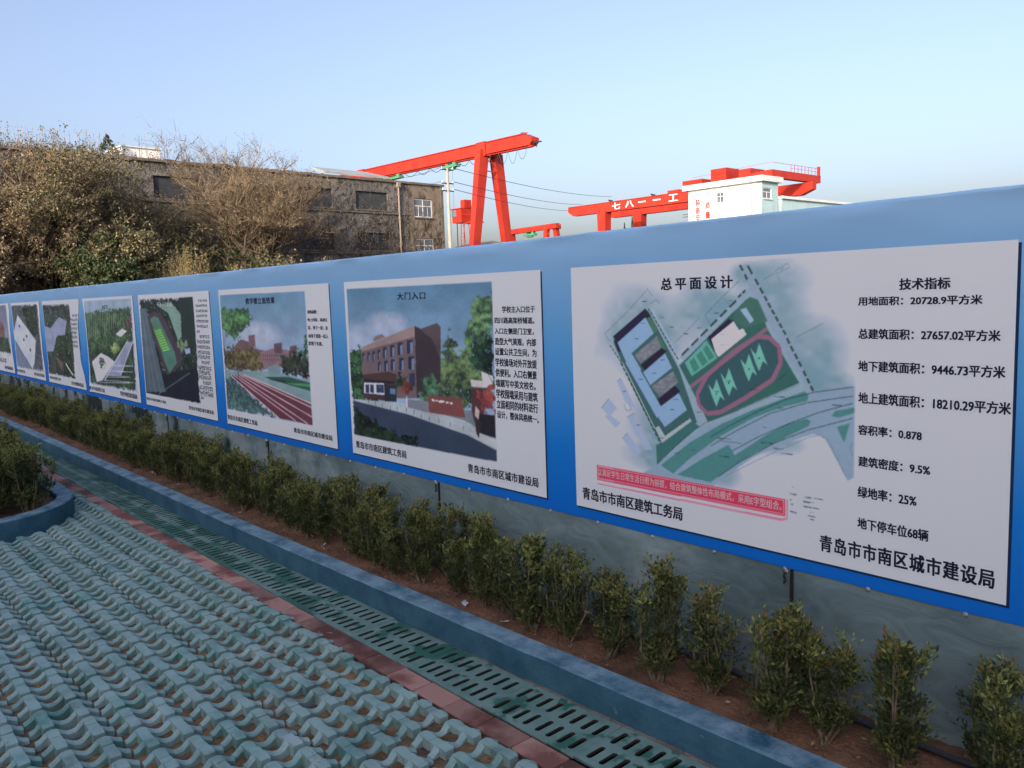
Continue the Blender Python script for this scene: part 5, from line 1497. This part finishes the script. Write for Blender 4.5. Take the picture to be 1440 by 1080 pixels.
# ---------------- small far gantry
g2 = gantry('gantry_crane', 'small red gantry crane standing farther off beyond the tall crane legs', None)
m = MB(); m.beam((-105.6, 94, 11.85), (-93.4, 94, 12.05), .8, .8); m.build('girder', M['red'], g2)
for x, yb in ((-104.6, 93), (-104.6, 95.6), (-95.8, 92.8), (-94.3, 97.0)):
    m = MB(); m.beam((x, 94+(yb-94)*.1, 12.0), (x+(.2 if yb > 94 else -.3), yb, 0), .75, .75, w2=.6, h2=.6, up=(0, 1, 0)); m.build('leg', M['red'], g2)
m = MB(); m.beam((-95.8, 94, 12.05), (-94.2, 95.5, 12.05), .8, .8); m.build('cross_head', M['red'], g2)
m = MB(); m.beam((-95.6, 93.6, 10.9), (-94.3, 94.6, 10.9), .1, .1); m.build('brace', M['red'], g2)
trolley(-101.2, -98.6, g2, 94, 11.35)

# ---------------- double girder crane with white characters
g3 = gantry('gantry_crane', 'wide red double girder gantry crane with white characters on its girder', None)
def taper(m, x0, x1, y, z0, z1, hw, el=1.2, er=1.2, up=.0):
    prof = [(x0+el, z0), (x1-er, z0), (x1, z0+.75), (x1, z1), (x0, z1), (x0, z0+.75)]
    vs = [(x, y+s*hw, z) for s in (-1, 1) for x, z in prof]; n = 6
    fs = [tuple(range(n)), tuple(range(n, 2*n))[::-1]]
    for i in range(n): j = (i+1) % n; fs.append((i, j, j+n, i+n)[::-1])
    m.add(vs, fs)
m = MB(); taper(m, -107.9, -66.0, 112, 15.35, 16.95, .6); m.build('girder', M['red'], g3)
m = MB(); taper(m, -107.2, -64.9, 122, 15.35, 17.2, .6, er=2.0); m.build('girder', M['red'], g3)
m = MB(); m.box((-107.8, 111.3, 16.95), (-66, 112.7, 17.05)); m.build('walkway', M['red'], g3)
m = MB(); m.add([(-84, 111.5, 17.06), (-67.02, 111.5, 17.3), (-67.02, 111.5, 18.46), (-84, 111.5, 17.16), (-84, 113, 17.06), (-67.02, 113, 17.3), (-67.02, 113, 18.46), (-84, 113, 17.16)], [(0,1,2,3),(7,6,5,4),(0,4,5,1),(1,5,6,2),(2,6,7,3),(3,7,4,0)]); m.build('raised_girder', M['red'], g3)
m = MB(); m.box((-67.0, 111.45, 17.38), (-65.97, 126, 18.5)); m.build('end_beam', M['red'], g3)
for x in (-99.6, -74.5):
    for y in (112, 122):
        m = MB(); m.beam((x, y, 15.5), (x, y, 0), 2.0, 1.6, w2=1.3, h2=1.2, up=(0, 1, 0)); m.build('leg', M['red'], g3)
    m = MB(); m.beam((x, 109, .5), (x, 125, .5), 1.2, 1.0); m.build('sill_beam', M['red'], g3)
for x0, x1, z0, z1, y0, y1 in ((-83.2, -79.4, 17.2, 18.9, 113, 118), (-77.0, -74.2, 17.9, 19.9, 112, 115.5), (-72.6, -70.5, 18.1, 19.4, 113, 117), (-85.5, -83.2, 17.05, 17.6, 112, 113)):
    m = MB(); m.box((x0, y0, z0), (x1, y1, z1)); m.build('machine_house', M['red'], g3)
m = MB()
for k in range(9):
    y = 117+k*1.05; m.beam((-66.05, y, 18.5), (-66.05, y, 19.6), .06, .06)
m.beam((-66.05, 112, 19.55), (-66.05, 126, 19.6), .05, .05); m.beam((-66.05, 117, 19.05), (-66.05, 126, 19.05), .04, .04)
m.beam((-80, 111.6, 19.0), (-66.05, 111.6, 19.6), .04, .04)
m.box((-66.2, 125.2, 18.4), (-65.9, 125.7, 19.9)); m.build('handrail', M['red'], g3)
for ch, x0, x1, z0, z1 in (('七', -97.1, -95.2, 15.6, 16.75), ('八', -94.1, -92.2, 15.65, 16.75), ('一', -91.2, -89.6, 16.2, 16.4), ('一', -88.1, -86.4, 16.2, 16.4), ('工', -84.8, -82.9, 15.7, 16.85)):
    me = text_mesh(ch, 0); n = len(me.vertices); co = np.empty(n*3); me.vertices.foreach_get('co', co); co = co.reshape(-1, 3)
    mn, mx = co.min(0), co.max(0); u = (co[:, 0]-mn[0])/(mx[0]-mn[0]); v = (co[:, 1]-mn[1])/(mx[1]-mn[1])
    out = np.stack([x0+u*(x1-x0), 111.36-co[:, 2]*.6, z0+v*(z1-z0)], 1); me.vertices.foreach_set('co', out.ravel()); me.materials.clear(); me.materials.append(M['white_wall']); me.update()
    link(bpy.data.objects.new('lettering', me), g3)
m = MB()
for x, s in ((-97.9, .3), (-88.5, .3)): m.box((x, 111.6, 17.05), (x+.5, 112, 17.3)); m.tube([(x, 111.4, 17.35), (x+.4, 111.5, 17.2)], .15, 6)
m.build('flood_lamp', M['cable'], g3)

# ---------------- power pole with wires
pole = empty('power_pole', (-49.4, 38.2, 0)); tag(pole, 'slim pale concrete power pole right of the old factory corner', 'power pole')
m = MB(); m.tube([(0, 0, 0), (0, 0, 11.0)], [.16, .11], 10); m.build('mast', M['concrete'], pole)
for z in (10.85, 9.85, 9.3):
    m = MB(); m.box((-.05, -.55, z), (.05, .55, z+.08)); m.build('crossarm', M['cable'], pole)
    for y in (-.5, .5):
        m = MB(); m.tube([(0, y, z+.08), (0, y, z+.25)], [.05, .03], 6); m.build('insulator', M['frame'], pole)
def wire(p, q, sag, r_=.016, name='overhead_wire', lab=''):
    p = Vector(p); q = Vector(q); pts = []
    for i in range(25): t = i/24; v = p.lerp(q, t); v.z -= sag*4*t*(1-t); pts.append(v)
    m = MB(); m.tube(pts, r_, 4, cap=False); o = m.build(name, M['cable']); tag(o, lab, 'wire', 'overhead wires at the power pole')
wire((-49.4, 38.7, 11.05), (-84.2, 96.5, 15.7), .5, .024, lab='topmost thin overhead wire running right from the power pole')
wire((-49.4, 38.7, 10.05), (-90.2, 96.5, 15.1), .4, .024, lab='middle thin overhead wire running right from the power pole')
wire((-49.4, 38.7, 9.5), (-92.6, 96.5, 14.4), .4, .024, lab='lowest thin overhead wire running right from the power pole')
wire((-49.4, 37.7, 11.05), (-60.0, 41.0, 11.75), .12, .015, lab='upper thin wire from the power pole to the factory roof')
wire((-49.4, 37.7, 10.05), (-60.0, 42.6, 11.2), .12, .015, lab='lower thin wire from the power pole to the factory roof')

# ---------------- low grey house and far conifers
lh = empty('low_house', (0, 0, 0)); tag(lh, 'low grey roofed house just above the hoarding right of the power pole', 'house')
b = MB(); b.box((-106, 80.5, 0), (-97, 90, 8.7)); b.build('wall', M['grey_wall'], lh)
b = MB(); b.add([(-106.3, 80, 8.7), (-96.7, 80, 8.7), (-96.7, 90.3, 8.7), (-106.3, 90.3, 8.7), (-104, 85, 9.9), (-99, 85, 9.9)], [(0,1,5,4),(1,2,5),(2,3,4,5),(3,0,4),(0,3,2,1)]); b.build('roof', M['ledge'], lh)

# ---------------- unseen block added behind the camera to cast shade on hoarding and paving
ob = empty('shade_block', (0, 0, 0)); tag(ob, 'plain grey block added unseen behind the camera to shade paving and hoarding', 'building')
b = MB(); b.box((-19, -30, -.4), (34, -15.2, 9.7)); b.build('wall', M['light_wall'], ob)
b = MB(); b.box((-19.3, -30.3, 9.7), (34.3, -14.9, 10.0)); b.build('roof', M['ledge'], ob)
wme = MB(); wme.box((0, 0, 0), (1.7, .06, 1.5)); wme = wme.mesh('window', M['glass'])
for k in range(14):
    for z in (1.0, 4.1, 7.2):
        o = bpy.data.objects.new('window', wme); link(o, ob); o.location = (-17.6+3.6*k, -15.2, z)

# ================================================================== TREES AND CLIMBERS
class Leaves:
    def __init__(s): s.v = []; s.f = []; s.t = []
    def add(s, c, size, r, tone, asp=.6):
        d = Vector((r.gauss(0, 1), r.gauss(0, 1), r.gauss(0, 1))).normalized(); u = d.orthogonal().normalized()
        a = r.uniform(0, 6.28); u = u*math.cos(a)+d.cross(u)*math.sin(a)
        b = len(s.v); s.v += [tuple(c-d*size*.5), tuple(c+u*size*asp*.5), tuple(c+d*size*.5), tuple(c-u*size*asp*.5)]
        s.f.append((b, b+1, b+2, b+3)); s.t.append(tone)
    def build(s, name, m, parent):
        me = bpy.data.meshes.new(name); me.from_pydata(s.v, [], s.f); me.materials.append(m); add_attr(me, 'tone', s.t)
        return link(bpy.data.objects.new(name, me), parent)
def strip(mb, p, q, w, r):
    d = (q-p).normalized(); u = d.orthogonal().normalized(); a = r.uniform(0, 6.28); u = u*math.cos(a)+d.cross(u)*math.sin(a)
    b = len(mb.v); mb.v += [tuple(p-u*w*.5), tuple(p+u*w*.5), tuple(q+u*w*.2), tuple(q-u*w*.2)]; mb.f.append((b, b+1, b+2, b+3)); mb.m.append(0)
def tree(name, label, cat, loc, h, spread, seed, leaf='dry_leaf', nstem=4, lv=4, kids=4, leaves=3, lsize=.14, twigs=3, lean=(0, 0), group=None, low=.1, tone=(0, 1), upw=.5, tw=.022):
    r = random.Random(seed); root = empty(name, loc); tag(root, label, cat, group)
    tr = MB(); tg = MB(); lf = Leaves()
    def grow(p, d, ln, rad, level):
        n = 4; pts = [p]; dd = d.normalized()
        for i in range(n):
            dd = (dd+Vector((r.gauss(0, .16), r.gauss(0, .16), r.gauss(0, .10)+.05*upw))).normalized(); pts.append(pts[-1]+dd*ln/n)
        if level >= lv-1:
            for i in range(n): strip(tg, pts[i], pts[i+1], max(tw, rad*1.6), r)
        else: tr.tube(pts, [rad*(1-.5*i/n) for i in range(n+1)], 5 if level < 2 else 3, cap=False)
        if level >= lv-1:
            for k in range(twigs):
                q = pts[r.randrange(1, n+1)]; e = q+(dd+Vector((r.gauss(0, .7), r.gauss(0, .7), r.gauss(.15, .5))))*ln*.45; strip(tg, q, e, tw, r)
                for _ in range(leaves):
                    c = q.lerp(e, r.random()*1.1)+Vector((r.gauss(0, .1), r.gauss(0, .1), r.gauss(0, .1)))
                    lf.add(c, lsize*r.uniform(.5, 1.2), r, tone[0]+(tone[1]-tone[0])*min(1, max(0, r.gauss(.45, .25))))
            return
        for k in range(kids):
            t = r.uniform(.35, 1.0) if level else r.uniform(low+.15, 1.0)
            seg = t*n; i = min(n-1, int(seg)); q = pts[i].lerp(pts[i+1], seg-i)
            a = r.uniform(0, 6.28); side = Vector((math.cos(a), math.sin(a), r.uniform(-.15, .7)*upw))
            grow(q, (dd*.55+side*spread).normalized(), ln*r.uniform(.45, .68), rad*.55, level+1)
    for s in range(nstem):
        a = r.uniform(0, 6.28); d = Vector((math.cos(a)*.28*spread+lean[0], math.sin(a)*.28*spread+lean[1], 1))
        grow(Vector((r.gauss(0, .2), r.gauss(0, .2), 0)), d, h*r.uniform(.5, .68), h*.014, 0)
    tr.build('trunk', M['bark'], root); tg.build('twigs', M['twig'], root)
    if lf.v: lf.build('crown', M[leaf], root)
    return root
TREES = 'trees in front of the old factory'
tree('bare_tree', 'bare spreading tree with thin brown twigs rising above the factory roofline', 'tree', (-51.0, 23.3, 0), 10.3, .60, 3, 'dry_leaf', 7, 5, 5, 1, .10, 4, group=TREES, low=.3, tw=.022, upw=.8)
tree('dry_tree', 'dry brown tree with drooping twigs at the right end of the tree row', 'tree', (-51.0, 27.3, 0), 4.9, 1.0, 4, 'dry_leaf', 4, 5, 4, 2, .12, 3, group=TREES, low=.05, tw=.03)
tree('leafy_tree', 'dark leafy tree with green and yellow leaves under the bare tree', 'tree', (-49.5, 23.8, 0), 6.6, .9, 5, 'mixed_leaf', 5, 5, 4, 4, .19, 2, group=TREES, low=.0, tone=(0, .9))
tree('dark_tree', 'dark glossy leaved tree between the two brown tree masses', 'tree', (-50.3, 20.6, 0), 6.2, .8, 6, 'green_leaf', 4, 5, 4, 4, .18, 2, group=TREES, low=.0, tone=(0, .8))
specs = [('brown_tree', 'brown leaved tree hugging the factory wall, leftmost in view', (-51.0, 5.6, 0), 8.6, 'dry_leaf', 3, .14),
         ('brown_tree', 'brown leaved tree second from the left against the factory wall', (-51.8, 8.6, 0), 9.2, 'dry_leaf', 4, .15),
         ('brown_tree', 'tangled brown tree third from the left with pale bare branches', (-51.2, 11.0, 0), 9.3, 'dry_leaf', 2, .14),
         ('brown_tree', 'olive brown tree below the dark conifer tip on the roofline', (-51.8, 13.2, 0), 9.6, 'mixed_leaf', 5, .15),
         ('brown_tree', 'yellow brown tree just left of the bare gap in the factory wall', (-52.4, 15.2, 0), 9.6, 'mixed_leaf', 5, .15),
         ('green_tree', 'low green tree with dark leaves at the left above the hoarding', (-48.4, 12.9, 0), 5.0, 'green_leaf', 5, .2),
         ('green_tree', 'low mixed green tree at the far left above the hoarding', (-48.8, 8.0, 0), 5.6, 'dry_leaf', 3, .16),
         ('green_tree', 'low dull green tree in front of the tangled brown tree', (-48.8, 15.5, 0), 5.4, 'mixed_leaf', 6, .18)]
for i, (n_, lab, loc, h_, lf_, nl, ls_) in enumerate(specs):
    tree(n_, lab, 'tree', loc, h_, .62, 30+i, lf_, 7, 5, 4, nl+3, ls_, 2, group=TREES, low=.02, upw=.7, tw=.028)
def pampas(loc, h, rad, seed, lab, leafm):
    r = random.Random(seed); root = empty('feathery_shrub', loc); tag(root, lab, 'shrub'); tg = MB(); lf = Leaves()
    for k in range(260):
        a = r.uniform(0, 6.28); e = r.uniform(0, 1); p = Vector((r.gauss(0, rad*.3), r.gauss(0, rad*.3), 0)); q = Vector((math.cos(a)*rad*e, math.sin(a)*rad*e, h*math.sqrt(max(0, 1-.75*e*e))*r.uniform(.8, 1)))
        strip(tg, p, q, .02, r)
        for _ in range(16):
            t = r.uniform(.55, 1.0); lf.add(p.lerp(q, t)+Vector((r.gauss(0, .08), r.gauss(0, .08), r.gauss(0, .08))), r.uniform(.06, .14), r, min(1, max(0, r.gauss(.3+.5*t, .15))), .4)
    tg.build('stems', M['twig'], root); lf.build('crown', M[leafm], root)
pampas((-46.5, 17.4, 0), 5.0, 2.0, 3, 'bright yellow feathery shrub catching the sun above the hoarding', 'yellow_leaf')
pampas((-46.0, 19.9, 0), 3.9, 1.3, 4, 'smaller yellowish shrub right of the bright feathery shrub', 'yellow_leaf')
pampas((-47.0, 26.2, 0), 4.4, 2.0, 5, 'low brown bush just above the hoarding below the bare tree', 'dry_leaf')
pampas((-46.5, 5.5, 0), 2.4, 2.4, 6, 'low brown brush at the far left above the hoarding', 'dry_leaf')
# conifer rising behind the roof edge
def conifer(loc, h, rad, seed, lab, group=None):
    r = random.Random(seed); root = empty('conifer', loc); tag(root, lab, 'tree', group); tr = MB(); tr.tube([(0, 0, 0), (0, 0, h)], [h*.012, .02], 6); tr.build('trunk', M['bark'], root); lf = Leaves()
    for k in range(1500):
        t = r.random()**.7; z = h*(.35+.65*t); rr = rad*(1-t)*r.uniform(.3, 1)+.03; a = r.uniform(0, 6.28); lf.add(Vector((rr*math.cos(a), rr*math.sin(a), z-rr*.3)), r.uniform(.15, .3), r, r.uniform(0, .6), .35)
    lf.build('crown', M['green_leaf'], root)
conifer((-59.0, 17.4, 4), 8.9, 5.0, 1, 'dark green treetop above the factory roofline at the left')
conifer((-116.4, 140, 4), 13.2, 1.3, 2, 'tallest far conifer between the legs of the wide red crane', 'far conifers under the wide crane')
conifer((-118.6, 140, 4), 12.1, 1.0, 3, 'shorter far conifer left of the tallest one under the wide crane', 'far conifers under the wide crane')
# climbers on the facade: woody stems and dead leaves
def climber(s0, s1, z0, z1, n, seed, lab, leafm, thick=.5, nst=200):
    r = random.Random(seed); root = empty('climbing_vine', (-57.7, 44.0, 0), old.rotation_euler.z); tag(root, lab, 'vine'); tg = MB(); lf = Leaves()
    ends = []
    for k in range(nst):
        s = r.uniform(s0, s1); z = r.uniform(z0, z0+(z1-z0)*.6); p = Vector((s, r.uniform(.05, .2), z)); d = Vector((r.gauss(0, .5), 0, 1)).normalized()
        for i in range(r.randrange(4, 12)):
            q = p+d*.55; q.y = min(thick, max(.05, p.y+r.gauss(0, .08)))
            if q.z > z1: q.z = z1
            strip(tg, p, q, r.uniform(.03, .07), r); ends.append(q); p = q; d = (d+Vector((r.gauss(0, .45), 0, r.gauss(0, .25)))).normalized()
            if not s0 <= p.x <= s1: break
    for k in range(n):
        e = r.choice(ends); c = e+Vector((r.gauss(0, .22), abs(r.gauss(0, thick*.4)), r.gauss(0, .22)))
        if c.z > z1+.3 or (mnoise.noise(Vector((c.x*.35, 2, c.z*.35))) < -.15): continue
        lf.add(c, r.uniform(.07, .17), r, min(1, max(0, r.gauss(.35, .22))))
    tg.build('stems', M['bark'] if thick < 1 else M['twig'], root); lf.build('leaves', M[leafm], root)
climber(26.0, 46, 0, 10.9, 30000, 8, 'thick dead climbing vine covering the left half of the factory wall', 'dry_leaf', 1.3, 700)
climber(9, 24, 0, 10.6, 2500, 9, 'thin leafless vine stems over the middle of the factory wall', 'dry_leaf', .2, 260)
climber(.3, 9, 0, 10.4, 700, 10, 'bare creeper stems around the two white framed windows', 'dry_leaf', .12, 150)
# dry weeds along the roof edge
r = random.Random(12); tg = MB(); lf = Leaves()
for k in range(520):
    s = r.choice((r.uniform(24, 46), r.uniform(28, 36))) ; hgt = r.uniform(.15, .7) if r.random() < .8 else r.uniform(.8, 1.7)
    p = Vector((s, r.uniform(-.5, .1), 11.0)); q = p+Vector((r.gauss(0, .15), r.gauss(0, .1), hgt)); strip(tg, p, q, .03, r)
    for _ in range(8): lf.add(p.lerp(q, r.uniform(.2, 1))+Vector((r.gauss(0, .07), r.gauss(0, .07), r.gauss(0, .07))), r.uniform(.05, .12), r, r.uniform(0, .8))
wr = empty('roof_weeds', (-57.7, 44.0, 0), old.rotation_euler.z); tag(wr, 'thin dry weeds sprouting along the factory roof edge at the left', 'weeds')
tg.build('stems', M['twig'], wr); lf.build('leaves', M['dry_leaf'], wr)

# labels of the drain grates: count them from the nearest
for i, g in enumerate(sorted([o for o in COL.objects if o.name.startswith('drain_grate')], key=lambda o: -o.location.x)):
    del g['_x']
    k = 1
    for b in range(1, 9):
        if g.location.x < BOARD_X[b]+1.9: k = b
    n_ = sum(1 for q in COL.objects if q.name.startswith('drain_grate') and q.location.x > g.location.x and (max([b for b in range(1, 9) if q.location.x < BOARD_X[b]+1.9] or [1]) == k))
    g['label'] = f'{ORD[n_]} green slotted drain grate from the right, in front of {BOARD_NAME[k]}'
